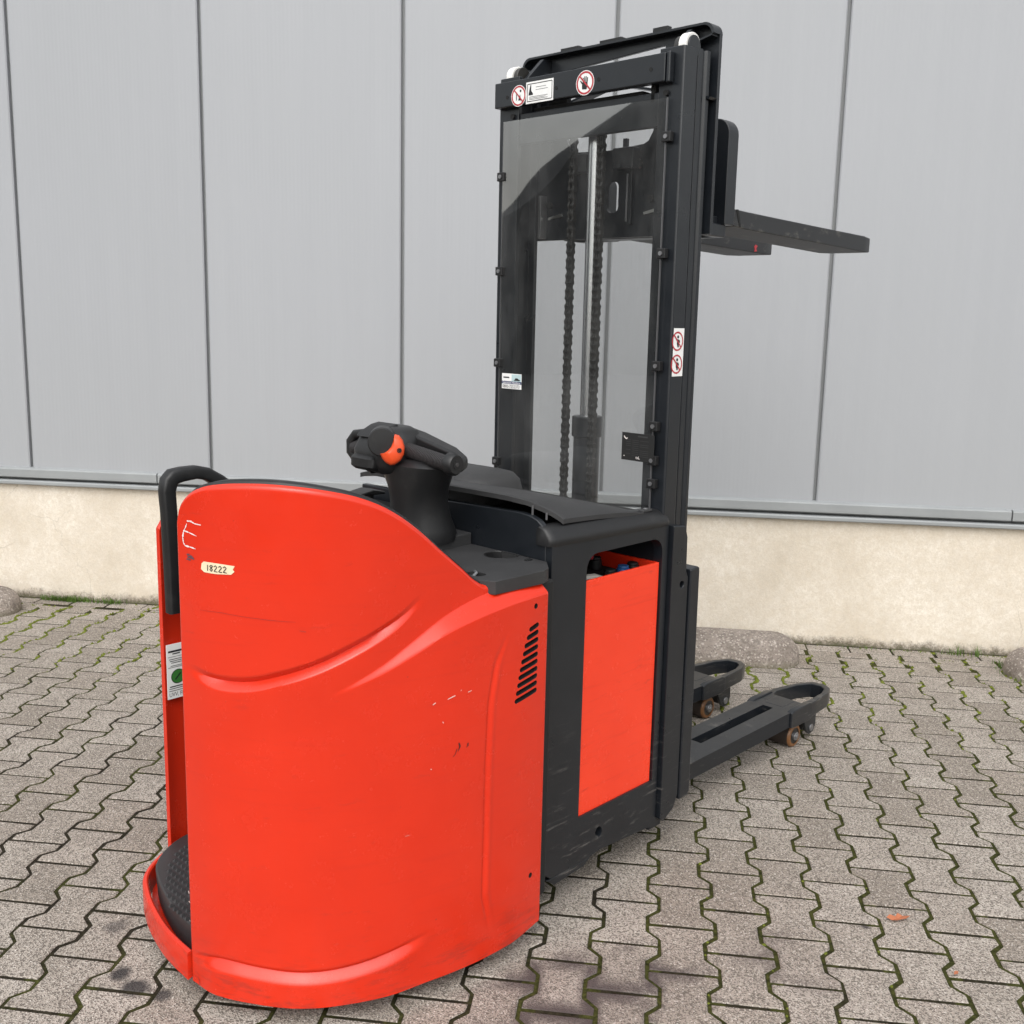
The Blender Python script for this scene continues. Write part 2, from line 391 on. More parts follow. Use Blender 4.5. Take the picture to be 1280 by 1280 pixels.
def ribbon(path, w, mapf):
    """flat strip along 2-D path, mapped to 3-D by mapf(a, b)"""
    P = [Vector(p).to_2d() for p in path]; vs = []
    for i, p in enumerate(P):
        t = (P[min(i+1, len(P)-1)]-P[max(i-1, 0)]).normalized(); n = Vector((-t.y, t.x))
        ww = (w[i] if isinstance(w, (list, tuple)) else w)/2
        vs += [mapf(*(p+n*ww)), mapf(*(p-n*ww))]
    return vs, [(2*i, 2*i+1, 2*i+3, 2*i+2) for i in range(len(P)-1)]
def text2d(body, size, width=None):
    """outline letters as a flat triangle mesh in 2-D: verts (a, b), faces"""
    cu = bpy.data.curves.new('lettering', 'FONT'); cu.body = body; cu.size = size; cu.align_x = 'CENTER'; cu.align_y = 'CENTER'; cu.resolution_u = 2
    ob = bpy.data.objects.new('lettering', cu); COL.objects.link(ob)
    dg = bpy.context.evaluated_depsgraph_get(); me = bpy.data.meshes.new_from_object(ob.evaluated_get(dg))
    v = [(p.co.x, p.co.y) for p in me.vertices]; f = [tuple(q.vertices) for q in me.polygons]
    bpy.data.objects.remove(ob); bpy.data.curves.remove(cu); bpy.data.meshes.remove(me)
    if width and v:
        w = max(a for a, b in v)-min(a for a, b in v); v = [(a*width/w, b) for a, b in v]
    return v, f
def sm(a, b, x):
    t = np.clip((np.asarray(x, float)-a)/(np.asarray(b)-a), 0, 1); return t*t*(3-2*t)

# ================================================================== SETTING
WY = 5.088
# ---- pavement: bed sheet + H-shaped stones
pave = tag(MB().add([(-60, -60, -.0024), (60, -60, -.0024), (60, 60, -.0024), (-60, 60, -.0024)], [(0, 1, 2, 3)]).build('pavement', M['soil']),
           'grey interlocking concrete paving with mossy joints', kind='structure')
PX, PY, X0, Y0, SK = .1449, .198, .2845, 2.535, -.013
def stone_outline(hw, hl, sw):
    a = hw+sw/2; b = hw-sw/2
    q = [(a, -hl), (a, -hl+.026), (b, -hl+.058), (b, hl-.058), (a, hl-.026), (a, hl)]
    return q+[(-x, -y) for x, y in q]
def stone_rings(ol, cx, cy, cz, tilt=(0, 0), ch=.005):
    n = len(ol); out = []
    cen = np.array(ol)
    for inset, z in ((0, -.03), (0, -ch), (ch, 0)):
        out.append([(cx+x-(math.copysign(inset, x)), cy+y-math.copysign(inset, y) if abs(y) > .09 else cy+y, cz+z+tilt[0]*x+tilt[1]*y) for x, y in ol])
    return out
def add_stone(mb, ol, cx=0, cy=0, cz=0, tilt=(0, 0)):
    rg = stone_rings(ol, cx, cy, cz, tilt, .0022); n = len(ol); o = [p for r in rg for p in r]
    fs = [(i*n+j, i*n+(j+1) % n, (i+1)*n+(j+1) % n, (i+1)*n+j) for i in range(2) for j in range(n)]
    fs.append(tuple(range(2*n, 3*n))); mb.add(o, fs)
def jit_outline():
    o = stone_outline(PX/2-.0047, PY/2-.0052, .030)
    return [(x+random.uniform(-.0012, .0012), y+random.uniform(-.0007, .0007)) for x, y in o]
protos = []
for i in range(8):
    b = MB(); add_stone(b, jit_outline()); protos.append(b.mesh('paving_stone', M['paver'], 30))
def in_view(x, y):
    dv = Vector((x, y, -CAM_H)); zc = dv.dot(fx)
    if zc < .3: return None
    return 640+FPX*dv.dot(rx)/zc, PPY-FPX*dv.dot(ux)/zc, zc
cand = []; rest = []
for i in range(-40, 32):
    x = X0+i*PX
    for j in range(-22, 14):
        y = Y0+j*PY+(PY/2 if i % 2 else 0)+SK*(x-X0)
        if y > 4.885: continue
        q = in_view(x, y); z = random.gauss(0, .0006); rec = (x, y, z)
        if q and -40 < q[0] < 1320 and q[1] < 1330 and not (250 < q[0] < 670 and 690 < q[1] < 1190) and not (670 <= q[0] < 840 and 690 < q[1] < 1010):
            cand.append((q[2], rec))
        else: rest.append(rec)
cand.sort(); rest += [r for _, r in cand[300:]]
for k, (_, (x, y, z)) in enumerate(cand[:300]):
    o = bpy.data.objects.new('paving_stone', protos[random.randrange(8)]); COL.objects.link(o); o.parent = pave
    o.location = (x, y, z); o.rotation_euler = (random.gauss(0, .003), random.gauss(0, .003), random.gauss(0, .004))
mb = MB()
for x, y, z in rest: add_stone(mb, jit_outline(), x, y, z, (random.gauss(0, .003), random.gauss(0, .003)))
tag(mb.build('paving_stones_beyond', M['pavers'], pave, smooth=30), kind='stuff')
def cut_stone(x0, x1, y0, y1, z):
    b = MB(); cx, cy = (x0+x1)/2, (y0+y1)/2; hx_, hy_ = (x1-x0)/2, (y1-y0)/2
    ol = [(-hx_, -hy_), (hx_, -hy_), (hx_, hy_), (-hx_, hy_)]
    rg = [[(px-math.copysign(q, px), py-math.copysign(q, py), zz) for px, py in ol] for q, zz in ((0, -.03), (0, -.004), (.004, 0))]
    b.add([p for r in rg for p in r], [(k*4+j, k*4+(j+1) % 4, k*4+4+(j+1) % 4, k*4+4+j) for k in range(2) for j in range(4)]+[(8, 9, 10, 11)])
    o = b.build('border_stone', M['paver'], pave, smooth=30); o.location = (cx, cy, z); o.rotation_euler = (random.gauss(0, .006), random.gauss(0, .006), random.gauss(0, .006))
for i in range(-18, 16): cut_stone(i*.2+random.uniform(-.006, .006)+.004, i*.2+.196+random.uniform(-.006, .006), 4.985, 5.068, random.gauss(.0005, .0006))
for i in range(-24, 13):
    x = X0+i*PX; off = (PY/2 if i % 2 else 0)+SK*(x-X0); j = math.floor((4.885-Y0-off)/PY); ye = Y0+j*PY+off+PY/2
    if 4.980-ye > .03: cut_stone(x-PX/2+.008, x+PX/2-.008, ye+.005, 4.979, random.gauss(.0005, .0006))
# ---- moss cushions in the joints and grass at the wall foot
mb = MB()
ico = [(0, 0, 1)]+[(math.cos(a*1.0472)*.9, math.sin(a*1.0472)*.9, .35) for a in range(6)]+[(math.cos(a*1.0472), math.sin(a*1.0472), -.6) for a in range(6)]
icf = [(0, 1+a, 1+(a+1) % 6) for a in range(6)]+[(1+a, 7+a, 7+(a+1) % 6, 1+(a+1) % 6) for a in range(6)]
def blob(x, y, z, r, h):
    a = random.uniform(0, 6.3); c, s = math.cos(a), math.sin(a); e = random.uniform(.7, 1.3)
    mb.add([(x+r*(c*p*e-s*q)*random.uniform(.8, 1.2), y+r*(s*p*e+c*q)*random.uniform(.8, 1.2), z+h*w) for p, q, w in ico], icf)
zz = [(0, -.099), (0, -.069), (1, -.037), (1, .037), (0, .069), (0, .099)]
def patch(x, y): return math.sin(x*2.1+1.3)+math.sin(y*3.3+x*1.7)+math.sin(x*5.3-y*2.9)*.7
for i in range(-26, 12):
    for j in range(-8, 14):
        xb = X0+(i+.5)*PX; yb = Y0+j*PY+(PY/2 if i % 2 else 0)+SK*(xb-X0)
        if yb > 4.95 or yb < 1.8: continue
        q = in_view(xb, yb)
        if not q or not -60 < q[0] < 1340: continue
        den = max(0, (yb-3.95)/.75)**1.2*2.6+(.30 if xb > .2 else .10)+(.10 if xb > .9 else 0)
        den *= (.55+.45*max(-1, patch(xb, yb)))*(.22 if yb < 3.9 else 1)
        n = int(24*den)
        for k in range(n):
            s = random.randrange(5); t = random.random()
            (a0, b0), (a1, b1) = zz[s], zz[s+1]
            sd = .0155
            px = xb+sd-(a0+(a1-a0)*t)*.031; py = yb+b0+(b1-b0)*t
            blob(px+random.gauss(0, .0022), py+random.gauss(0, .002), -.006, random.uniform(.004, .0080 if yb < 4.1 else .012), random.uniform(.006, .009 if yb < 4.1 else .016))
for k in range(1700):
    x = random.uniform(-3.6, 2.0)
    if patch(x*1.3, 5.) < random.uniform(-1.6, 1.2): continue
    blob(x, random.choice((5.055, 5.055, 4.945))+random.gauss(0, .008), -.008, random.uniform(.005, .013), random.uniform(.008, .014))
tag(mb.build('moss', M['moss'], None, smooth=80), 'green moss cushions growing in the paving joints', kind='stuff')
mb = MB()
def blades(x, y, n, h, sp):
    for k in range(n):
        px, py = x+random.gauss(0, sp), y+random.gauss(0, .008); a = random.uniform(0, 6.3); hh = h*random.uniform(.5, 1.2); ln = random.uniform(.2, .9)*hh
        dx, dy = math.cos(a), math.sin(a); w = .0016
        mb.add([(px-dy*w, py+dx*w, -.005), (px+dy*w, py-dx*w, -.005), (px+dx*ln*.4+dy*w*.8, py+dy*ln*.4-dx*w*.8, hh*.6), (px+dx*ln*.4-dy*w*.8, py+dy*ln*.4+dx*w*.8, hh*.6), (px+dx*ln, py+dy*ln, hh)], [(0, 1, 2, 3), (3, 2, 4)])
for k in range(34): blades(random.uniform(-3.15, -2.72), 5.045, 14, .03, .03)
for k in range(5): blades(random.uniform(1.42, 1.62), 5.035, 8, .05, .02)
for k in range(7): blades(random.uniform(1.60, 1.70), random.uniform(4.66, 4.98), 7, .03, .015)
for k in range(10): blades(random.uniform(.8, 1.5), 5.045, 5, .016, .03)
tag(mb.build('grass', M['grass']), 'thin green grass tufts along the foot of the wall', kind='stuff')

# ---- hall: clad panels over a concrete plinth
hall = tag(empty('warehouse', (-.5, WY, 0)), 'light grey metal clad warehouse wall on a cream concrete plinth', 'building')
HX = -.5
def hb(mb, name, mat, **kw):
    o = mb.build(name, mat, hall, **kw); o.matrix_parent_inverse = Matrix.Translation((-HX, -WY, 0)) ; return o
hb(MB().box(-9, 7, WY+.0, WY+.4, -.3, .63), 'plinth', M['plinth'])
hb(MB().box(-9, 7, WY+.024, WY+.4, .632, 5.5), 'wall_core', M['seam'])
xs = [-3.228+(k)*1.004 for k in range(-6, 11)]; xs[6:11] = [-3.228, -2.231, -1.227, -.2235, .800]
for a, b_ in zip(xs[:-1], xs[1:]):
    mb = MB(); a0, b0 = a+.0085, b_-.0085; n = 96; prof = [(a0, WY+.022), (a0, WY+.004), (a0+.006, WY-.001)]
    for i in range(n+1):
        x = a0+.012+(b0-a0-.024)*i/n; st = (b0-a0-.024)/n
        prof += [(x, WY-.0020), (x+st*.45, WY-.00232)] if i % 2 == 0 else [(x, WY-.00232), (x+st*.45, WY-.0020)]
    prof = [p for p in prof if p[0] < b0-.008]+[(b0-.006, WY-.001), (b0, WY+.004), (b0, WY+.022)]
    vs_ = [(x, y, z) for z in (.700, 5.4) for x, y in prof]; k = len(prof)
    mb.add(vs_, [(i, i+1, k+i+1, k+i) for i in range(k-1)])
    hb(mb, 'wall_panel', M['wall'], smooth=20)
for a, b_ in ((-9, -2.52), (-2.515, 1.695), (1.70, 7)):
    mb = MB().prism([(WY+.02, .712), (WY-.018, .708), (WY-.026, .702), (WY-.026, .660), (WY-.018, .655), (WY+.02, .655)], 'yz', a, b_)
    hb(mb, 'sill_trim', M['trim'], bevel=.003)
for a, b_ in ((-9, -2.442), (-2.438, 7)):
    hb(MB().prism([(WY+.02, .645), (WY-.030, .643), (WY-.034, .638), (WY-.034, .624), (WY-.030, .620), (WY+.001, .620), (WY+.001, .6305), (WY+.02, .6305)], 'yz', a, b_), 'drip_trim', M['trim'], bevel=.002)

# ---- concrete wheel stops
def wheel_stop(x0, x1, label):
    mb = MB(); rg = []; yc, hy, hz = 4.80, .135, .128; Rr = .125; n = 46
    for i in range(n+1):
        t = i/n; s = .5-.5*math.cos(math.pi*t); x = x0+(x1-x0)*s; e = min(x-x0, x1-x)
        k = math.sqrt(max(1e-4, 1-(1-min(1, e/Rr))**2)); r = []
        for j in range(17):
            an = math.pi*(j/16); ca, sa = math.cos(an), math.sin(an)
            ca = math.copysign(abs(ca)**.85, ca); sa = abs(sa)**.72
            w = 1.
            r.append((x, yc-hy*k*ca*w, -.02+(hz*(.25+.75*k)*w+.02)*sa))
        rg.append(r)
    mb.rings(rg, caps=False, closed=False); mb.f += [list(range(17)), list(range(n*17, n*17+17))]; mb.mi += [0, 0]
    tag(mb.build('wheel_stop', M['stop'], smooth=50), label, 'wheel stop', 'concrete wheel stops along the wall')
wheel_stop(-1.0, .735, 'rounded concrete wheel stop behind the fork legs of the truck')
wheel_stop(-4.9, -3.17, 'rounded concrete wheel stop at the left edge, beside the grass tuft')
wheel_stop(1.645, 3.4, 'rounded concrete wheel stop at the right edge, by the wall')

# ---- fallen leaf
mb = MB(); pts = [(-.030, 0), (-.018, .011), (-.004, .008), (.004, .016), (.016, .010), (.034, .002), (.018, -.009), (.006, -.006), (-.006, -.014), (-.018, -.006)]
mb.add([(0, 0, .004)]+[(a, b, .003+.006*abs(math.sin(a*140+b*90))) for a, b in pts], [(0, 1+i, 1+(i+1) % 10) for i in range(10)])
o = tag(mb.build('leaf', M['leaf']), 'curled orange leaf lying on the paving at right', 'leaf'); o.location = (.711, 2.661, .004); o.rotation_euler = (.1, -.08, .1)
mb = MB(); mb.add([(0, 0, .003)]+[(a*.35, b*.4, .002+.003*abs(math.sin(a*90))) for a, b in pts], [(0, 1+i, 1+(i+1) % 10) for i in range(10)])
o = tag(mb.build('leaf', M['leaf']), 'tiny orange leaf scrap lower right of the curled leaf', 'leaf'); o.location = (.80, 2.44, .004); o.rotation_euler = (0, 0, .9)

# ---- unseen dark block added far left, outlined to shape the mast screen's reflection
sky_block = tag(empty('unseen_sky_block', (-24, -2, 0)), 'unseen dark block with a curved top, added for the mast screen reflection', 'building')
MB().prism([(-16, 0), (3.6, 0), (3.6, 3.35), (2.5, 3.55), (1.45, 3.95), (1.19, 4.10), (.89, 4.32), (.58, 4.57), (.28, 4.87), (.05, 5.15), (-.21, 5.53), (-.61, 5.98), (-1.11, 6.39), (-1.72, 6.84), (-2.13, 7.05), (-4, 7.6), (-8, 7.9), (-16, 6)], 'yz', -6, 0).build('sky_block_body', M['sky_block'], sky_block)

# ================================================================== THE TRUCK (x forward, y to its far side, z up)
PHI = R(53.624)
T = tag(empty('pallet_stacker', (-.438, 2.807, 0), PHI), 'red and charcoal ride-on pallet stacker with a raised fork mast', 'pallet stacker')
def part(mb, name, mat, parent=None, bevel=.003, smooth=35, seg=2): return mb.build(name, M[mat] if isinstance(mat, str) else [M[q] for q in mat], parent or T, bevel, smooth, seg)

# ---- curved near side panel
ctrl = np.array([(-.930, .03), (-.925, 0.0), (-.908, -.076), (-.862, -.168), (-.795, -.256), (-.693, -.325), (-.57, -.374), (-.428, -.405), (-.292, -.413), (-.17, -.405)])
def hermite(c, n):
    dd = np.r_[0, np.cumsum(np.hypot(*np.diff(c, axis=0).T))]; mm = np.gradient(c, dd, axis=0); out = []
    for q in np.linspace(0, dd[-1], n):
        i = min(np.searchsorted(dd, q, side='right')-1, len(dd)-2); h = dd[i+1]-dd[i]; u = (q-dd[i])/h
        out.append((2*u**3-3*u*u+1)*c[i]+(u**3-2*u*u+u)*h*mm[i]+(-2*u**3+3*u*u)*c[i+1]+(u**3-u*u)*h*mm[i+1])
    return np.array(out)
CC = hermite(ctrl, 600); CS = np.r_[0, np.cumsum(np.hypot(*np.diff(CC, axis=0).T))]
TG = np.gradient(CC, CS, axis=0)
for _ in range(30): TG[1:-1] = (TG[:-2]+2*TG[1:-1]+TG[2:])/4
TG /= np.hypot(TG[:, 0], TG[:, 1])[:, None]
TU = np.array([(.0, 1.02), (.027, 1.098), (.030, 1.122), (.038, 1.152), (.065, 1.181), (.107, 1.200), (.157, 1.210), (.203, 1.214), (.289, 1.2145), (.369, 1.206), (.45, 1.187), (.501, 1.166), (.536, 1.146), (.591, 1.106), (.649, 1.056), (.712, 1.005), (.760, .9665), (.778, .9575), (.80, .957), (.844, .957), (.946, .953), (.97, .945)])
_TH = hermite(TU, 1200)
def top_of(u): return np.interp(u, _TH[:, 0], _TH[:, 1])
_bot = (lambda a, b: hermite(np.array(list(zip(a, b))), 600))([.03, .134, .214, .306, .393, .501, .598, .66, .97], [.112, .128, .125, .122, .124, .139, .164, .18, .20])
_bandU = (lambda a, b: hermite(np.array(list(zip(a, b))), 600))([.0, .36, .45, .51, .574, .651, .736, .832, .97], [.62, .757, .797, .826, .862, .901, .928, .943, .942])
_bandL = (lambda a, b: hermite(np.array(list(zip(a, b))), 600))([.0, .36, .45, .51, .574, .651, .736, .832, .97], [.612, .750, .785, .809, .838, .873, .896, .909, .913])
_mid = (lambda a, b: hermite(np.array(list(zip(a, b))), 600))([.0, .05, .134, .21, .282, .365, .449, .537, .601, .65, .72, .97], [.812, .802, .785, .788, .807, .835, .871, .914, .957, .972, .956, .949])
g_bot, g_bandU, g_bandL, g_mid = [(lambda u, t=t: np.interp(u, t[:, 0], t[:, 1])) for t in (_bot, _bandU, _bandL, _mid)]
def ss(a, b, x):                         # linear ramp with lightly rounded ends
    t = np.clip((np.asarray(x, float)-a)/(np.asarray(b)-a), 0, 1); return .8*t+.2*t*t*(3-2*t)
def disp(u, z, edge=True):
    u = np.asarray(u, float); z = np.asarray(z, float)
    t = z-g_mid(u); env = sm(.045, .16, u)*(1-sm(.46, .615, u))
    # sharp undercut above, long bright ledge below
    dd = env*np.where(t > 0, -.0125*(1-ss(0, .014, t)), np.where(t > -.017, -.0125+.0165*ss(0, .017, -t), .004*(1-sm(.017, .15, -t))))
    dd = dd-.034*sm(.36, .78, u)*ss(g_bandL(u), g_bandU(u), z)
    vc = np.interp(z, [.09, .21, .35, .53, .686, .778, .838, .87], [.785, .760, .762, .763, .769, .786, .819, .85])
    ve = sm(.10, .2, z)*(1-sm(.76, .86, z)); w = u-vc
    dd = dd+ve*(-.0038*np.exp(-(w/.005)**2)+.0016*np.exp(-((w-.013)/.007)**2))
    zb = g_bot(u); be = sm(.03, .12, u)*(1-sm(.50, .625, u)); t = z-zb
    dd = dd+be*np.where(t > 0, -.007*(1-ss(0, .010, t)), np.where(t > -.022, -.007+.016*ss(0, .022, -t), .009))
    return dd
def SH(u, z, off=0., flat=False):
    x = np.interp(u, CS, CC[:, 0]); y = np.interp(u, CS, CC[:, 1]); tx = np.interp(u, CS, TG[:, 0]); ty = np.interp(u, CS, TG[:, 1])
    n = np.hypot(tx, ty); nx, ny = ty/n, -tx/n           # outward
    o = off+(0 if flat else disp(u, z)); return np.stack([x+nx*o, y+ny*o, np.broadcast_to(z, np.shape(x))], -1)
def sh1(off): return lambda u, z: tuple(SH(np.array(u), np.array(z), off))
us = np.unique(np.r_[np.linspace(.029, .1, 24), np.linspace(.1, .74, 150), np.linspace(.74, .966, 100)])
zbot = np.interp(us, [.03, .86, .966], [.045, .045, .058]); ztop = top_of(us)
GZ = [zbot, g_bot(us), .5*(g_bandL(us)+g_bandU(us)), np.minimum(g_mid(us), ztop-.008), ztop]
rows_ = []
for k_, cnt in enumerate((26, 76, 40, 54)):
    t_ = np.linspace(0, 1, cnt, endpoint=(k_ == 3)); t_ = .35*t_+.65*(t_-np.sin(2*np.pi*t_)/(2*np.pi)) if k_ != 2 else t_
    rows_.append(GZ[k_][:, None]+(GZ[k_+1]-GZ[k_])[:, None]*t_[None])
Zg = np.concatenate(rows_, 1); nv = Zg.shape[1]; Ug = np.repeat(us[:, None], nv, 1)
slope = np.gradient(ztop, us); dist = (ztop[:, None]-Zg)/np.sqrt(1+np.clip(slope, -3, 3)**2)[:, None]
dist = np.minimum(dist, Ug-.027); dist = np.minimum(dist, .968-Ug+.004); rr = .011; q = np.clip(rr-dist, 0, rr*.98); ins = rr-np.sqrt(rr*rr-q*q)
Pg = SH(Ug, Zg, -ins)
mb = MB(); nu = len(us)
mb.add(Pg.reshape(-1, 3), [(i*nv+j, (i+1)*nv+j, (i+1)*nv+j+1, i*nv+j+1) for i in range(nu-1) for j in range(nv-1)])
me = bpy.data.meshes.new('side_panel'); me.from_pydata(mb.v, [], mb.f); me.materials.append(M['red'])
sp = link('side_panel', me, T); sp['label'] = 'near side panel, tall and curved, with a sloping front edge'
so_ = sp.modifiers.new('s', 'SOLIDIFY'); so_.thickness = .015; so_.offset = -1 if True else 1
# cutters for the vent slots and two bolt holes
cut = MB()
def slot(u0, z0, u1, z1, r):
    L = math.hypot(u1-u0, z1-z0); tx, tz = (u1-u0)/L, (z1-z0)/L; ring = []
    for i in range(12):
        a = math.pi*(i/11)+math.pi/2
        ring.append((u0+r*(math.cos(a)*tx-math.sin(a)*tz), z0+r*(math.cos(a)*tz+math.sin(a)*tx)))
    for i in range(12):
        a = math.pi*(i/11)-math.pi/2
        ring.append((u1+r*(math.cos(a)*tx-math.sin(a)*tz), z1+r*(math.cos(a)*tz+math.sin(a)*tx)))
    rg = [[tuple(SH(np.array(a), np.array(b), of, True)) for a, b in ring] for of in (-.06, .03)]
    cut.rings(rg)
for k in range(10):
    f = k/9; uL = np.interp(f, [0, .2, .5, 1], [.897, .882, .868, .851]); zR = .842-f*.162
    slot(uL+.004, zR-.006-.004*f, .925-.002*f, zR, .0060)
slot(.918, .889, .9181, .8895, .0065); slot(.923, .198, .9231, .1985, .0065)
cme = cut.mesh('cutter', M['void']); cob = link('cutter', cme, T)
bo = sp.modifiers.new('b', 'BOOLEAN'); bo.object = cob; bo.operation = 'DIFFERENCE'; bo.solver = 'EXACT'
bpy.context.view_layer.update(); dg = bpy.context.evaluated_depsgraph_get()
nm = bpy.data.meshes.new_from_object(sp.evaluated_get(dg)); nm.name = 'side_panel'
sp.modifiers.clear(); sp.data = nm; bpy.data.objects.remove(cob)
nm.materials.clear(); nm.materials.append(M['red']); nm.materials.append(M['void'])
bm = bmesh.new(); bm.from_mesh(nm)
cg = sum((f.calc_area() for f in bm.faces))
bmesh.ops.recalc_face_normals(bm, faces=bm.faces)
for f in bm.faces:
    f.smooth = True; q_ = f.calc_center_median(); w_ = Vector((q_.x+.33, q_.y-.05, 0)); nf = f.normal
    dt_ = (nf.x*w_.x+nf.y*w_.y)/w_.length
    f.material_index = 1 if dt_ < -.3 or (dt_ < .35 and -.34 < q_.x < -.183 and (.65 < q_.z < .86 or .875 < q_.z < .905 or .185 < q_.z < .215)) else 0  # inner skin blackened against red bounce light, slot walls blackened as shade
for e in bm.edges:
    if len(e.link_faces) == 2: e.smooth = e.calc_face_angle(0) < R(38)
bm.to_mesh(nm); bm.free()
# marks on the panel
def mark(name, mat, strokes, off=.0009, sub=6):
    mb = MB()
    for path, w in strokes:
        P = [Vector(p) for p in path]; fine = []; ws = []
        wl = w if isinstance(w, (list, tuple)) else [w]*len(P)
        for i in range(len(P)-1):
            for k in range(sub): fine.append(P[i].lerp(P[i+1], k/sub)); ws.append(wl[i]+(wl[i+1]-wl[i])*k/sub)
        fine.append(P[-1]); ws.append(wl[-1])
        if name == 'paint_chip': ws = [q*.62 for q in ws]
        if name == 'chalk_letter': ws = [q*random.choice((.25, .6, .8, 1., 1.15)) for q in ws]
        mb.add(*ribbon(fine, ws, sh1(off)))
    return part(mb, name, mat, sp, 0)
mark('chalk_letter', 'chalk', [([(.067, 1.125), (.078, 1.126), (.090, 1.122), (.107, 1.121)], [.003, .005, .002, .003]), ([(.066, 1.119), (.062, 1.111), (.055, 1.100), (.052, 1.088), (.054, 1.076), (.060, 1.070)], [.002, .003, .004, .004, .004, .003]), ([(.058, 1.103), (.072, 1.101), (.094, 1.096)], [.003, .003, .0015]), ([(.058, 1.071), (.075, 1.070), (.090, 1.068)], [.004, .003, .003])])
mark('dark_scuff', 'scuff', [([(.063, 1.052), (.072, 1.054)], [.004, .003]), ([(.065, 1.047), (.076, 1.049), (.085, 1.045)], [.003, .008, .003]), ([(.062, 1.043), (.074, 1.042)], [.003, .004])])
tape = [(.106, 1.039), (.112, 1.044), (.150, 1.043), (.187, 1.041), (.182, 1.033), (.186, 1.029), (.178, 1.022), (.140, 1.020), (.112, 1.021), (.104, 1.027)]
lbl = part(MB().add([sh1(.0010)(.145, 1.032)]+[sh1(.0010)(a, b) for a, b in tape], [(0, 1+i, 1+(i+1) % 10) for i in range(10)]), 'number_label', 'cream', sp, 0)
def dig(x, s):
    y = 1.0315; h = .0065; w = .0042
    D = {'1': [[(0, h), (0, -h)]], '8': [[(w*.9, h*.7), (0, h), (-w*.9, h*.6), (w*.8, -h*.4), (0, -h), (-w*.9, -h*.5), (w*.9, h*.7)]], '2': [[(-w, h*.6), (0, h), (w*.8, h*.5), (-w, -h*.9), (w, -h)]]}[s]
    return [([(x+a, y+b) for a, b in q], .0019) for q in D]
mark('number_text', 'ink', sum([dig(x, s) for x, s in zip((.122, .131, .142, .153, .164), '18222')], []), .0016, 3)
mark('scratch', 'scratch', [([(.097, .937), (.15, .938), (.20, .934), (.26, .931), (.317, .929)], [.0008, .0014, .001, .0016, .0006]), ([(.325, .910), (.338, .908)], .002)])
for st_ in (([(.683, .613), (.686, .604), (.681, .592)], [.004, .006, .001]), ([(.678, .60), (.674, .588), (.668, .583)], [.003, .002, .002]), ([(.709, .607), (.706, .599), (.703, .597)], [.004, .003, .001]), ([(.705, .606), (.709, .600)], [.001, .004]),
            ([(.057, .064), (.061, .058), (.064, .048)], [.001, .003, .002])): mark('paint_chip', 'ink', [st_])
for st_ in (([(.615, .716), (.622, .720)], [.003, .004]), ([(.652, .722), (.663, .725), (.672, .727)], [.002, .004, .003]), ([(.706, .728), (.716, .730)], [.003, .002]), ([(.686, .735), (.689, .737)], .002), ([(.640, .672), (.642, .668)], .0025), ([(.611, .567), (.613, .565)], .003), ([(.55, .42), (.56, .421)], .001),
            ([(.031, .268), (.033, .262)], .004), ([(.031, .243), (.034, .240)], .004), ([(.032, .196), (.033, .193)], .002)): mark('paint_chip', 'chip', [st_])
# black trim inside the top edge
tu = np.r_[np.linspace(.060, .60, 44), np.linspace(.61, .775, 16)]; rg = []
for u in tu:
    z = float(top_of(u)); ring = []
    nr = float(np.interp(u, [.3, .58], [0., .017])); dp = float(disp(u, z-.02))
    for of, dz in ((-.013+dp, -.03), (-.013+dp, .001), (-.018+dp, .006), (-.037+nr+dp, .006), (-.042+nr+dp, .001), (-.042+nr+dp, -.03)): ring.append(tuple(SH(np.array(u), np.array(z+dz), of, True)))
    rg.append(ring)
part(MB().rings(rg), 'edge_trim', 'black', sp, 0, 50)

# ---- far side panel with the inspection sticker
fc = np.array([(-.728, .458), (-.70, .468), (-.6, .478), (-.45, .482), (-.12, .482)]); mb = MB(); rg = []
for i, x in enumerate(np.linspace(-.728, -.12, 40)):
    y = float(np.interp(x, fc[:, 0], fc[:, 1])); t = float(np.interp(x, [-.728, -.723, -.71, -.69, -.67, -.6, -.12], [1.000, 1.016, 1.020, 1.020, 1.020, 1.02, 1.0]))
    rg.append([(x, y, .05), (x, y, t), (x, y+.003, t+.004), (x, y+.015, t+.004), (x, y+.018, t), (x, y+.018, .05)])
fp = part(mb.rings(rg), 'side_panel', 'red', None, .002); fp['label'] = 'far side panel seen from inside with an inspection sticker'
stk = part(MB().box(-.7225, -.6635, .4535, .4560, .540, .690), 'inspection_sticker', 'white', fp, 0)
def fl(off): return lambda a, b: (-.7225+a, .4535-off, .540+b)
mb = MB(); mb.v = []
def bar(a, b, w, h): mb.add([fl(.0006)(a, b), fl(.0006)(a+w, b), fl(.0006)(a+w, b+h), fl(.0006)(a, b+h)], [(0, 1, 2, 3)])
mb.cur = 0
for a, b, w, h in ((.004, .128, .05, .005), (.016, .122, .022, .003), (.003, .115, .052, .0012), (.006, .108, .046, .0018), (.008, .103, .042, .0018), (.012, .098, .034, .0018), (.010, .090, .036, .0015), (.003, .086, .053, .0012), (.006, .032, .048, .003), (.004, .027, .05, .0018), (.003, .021, .053, .0016)): bar(a, b, w, h)
v, f = text2d('UVV, FFZ', .016, .050); mb.add([fl(.0006)(.029+a, .011+b) for a, b in v], f)
mb.cur = 1; cc_ = circ(.030, .060, .019, 24); mb.add([fl(.0006)(a, b) for a, b in cc_], [tuple(range(24))])
mb.cur = 0; mb.add(*ribbon(circ(.030, .060, .019, 24)+[circ(.030, .060, .019, 24)[0]], .002, fl(.0009))); mb.add(*ribbon([(.022, .052), (.038, .068)], .004, fl(.0009)))
part(mb, 'sticker_print', ('ink', 'green'), fp, 0)

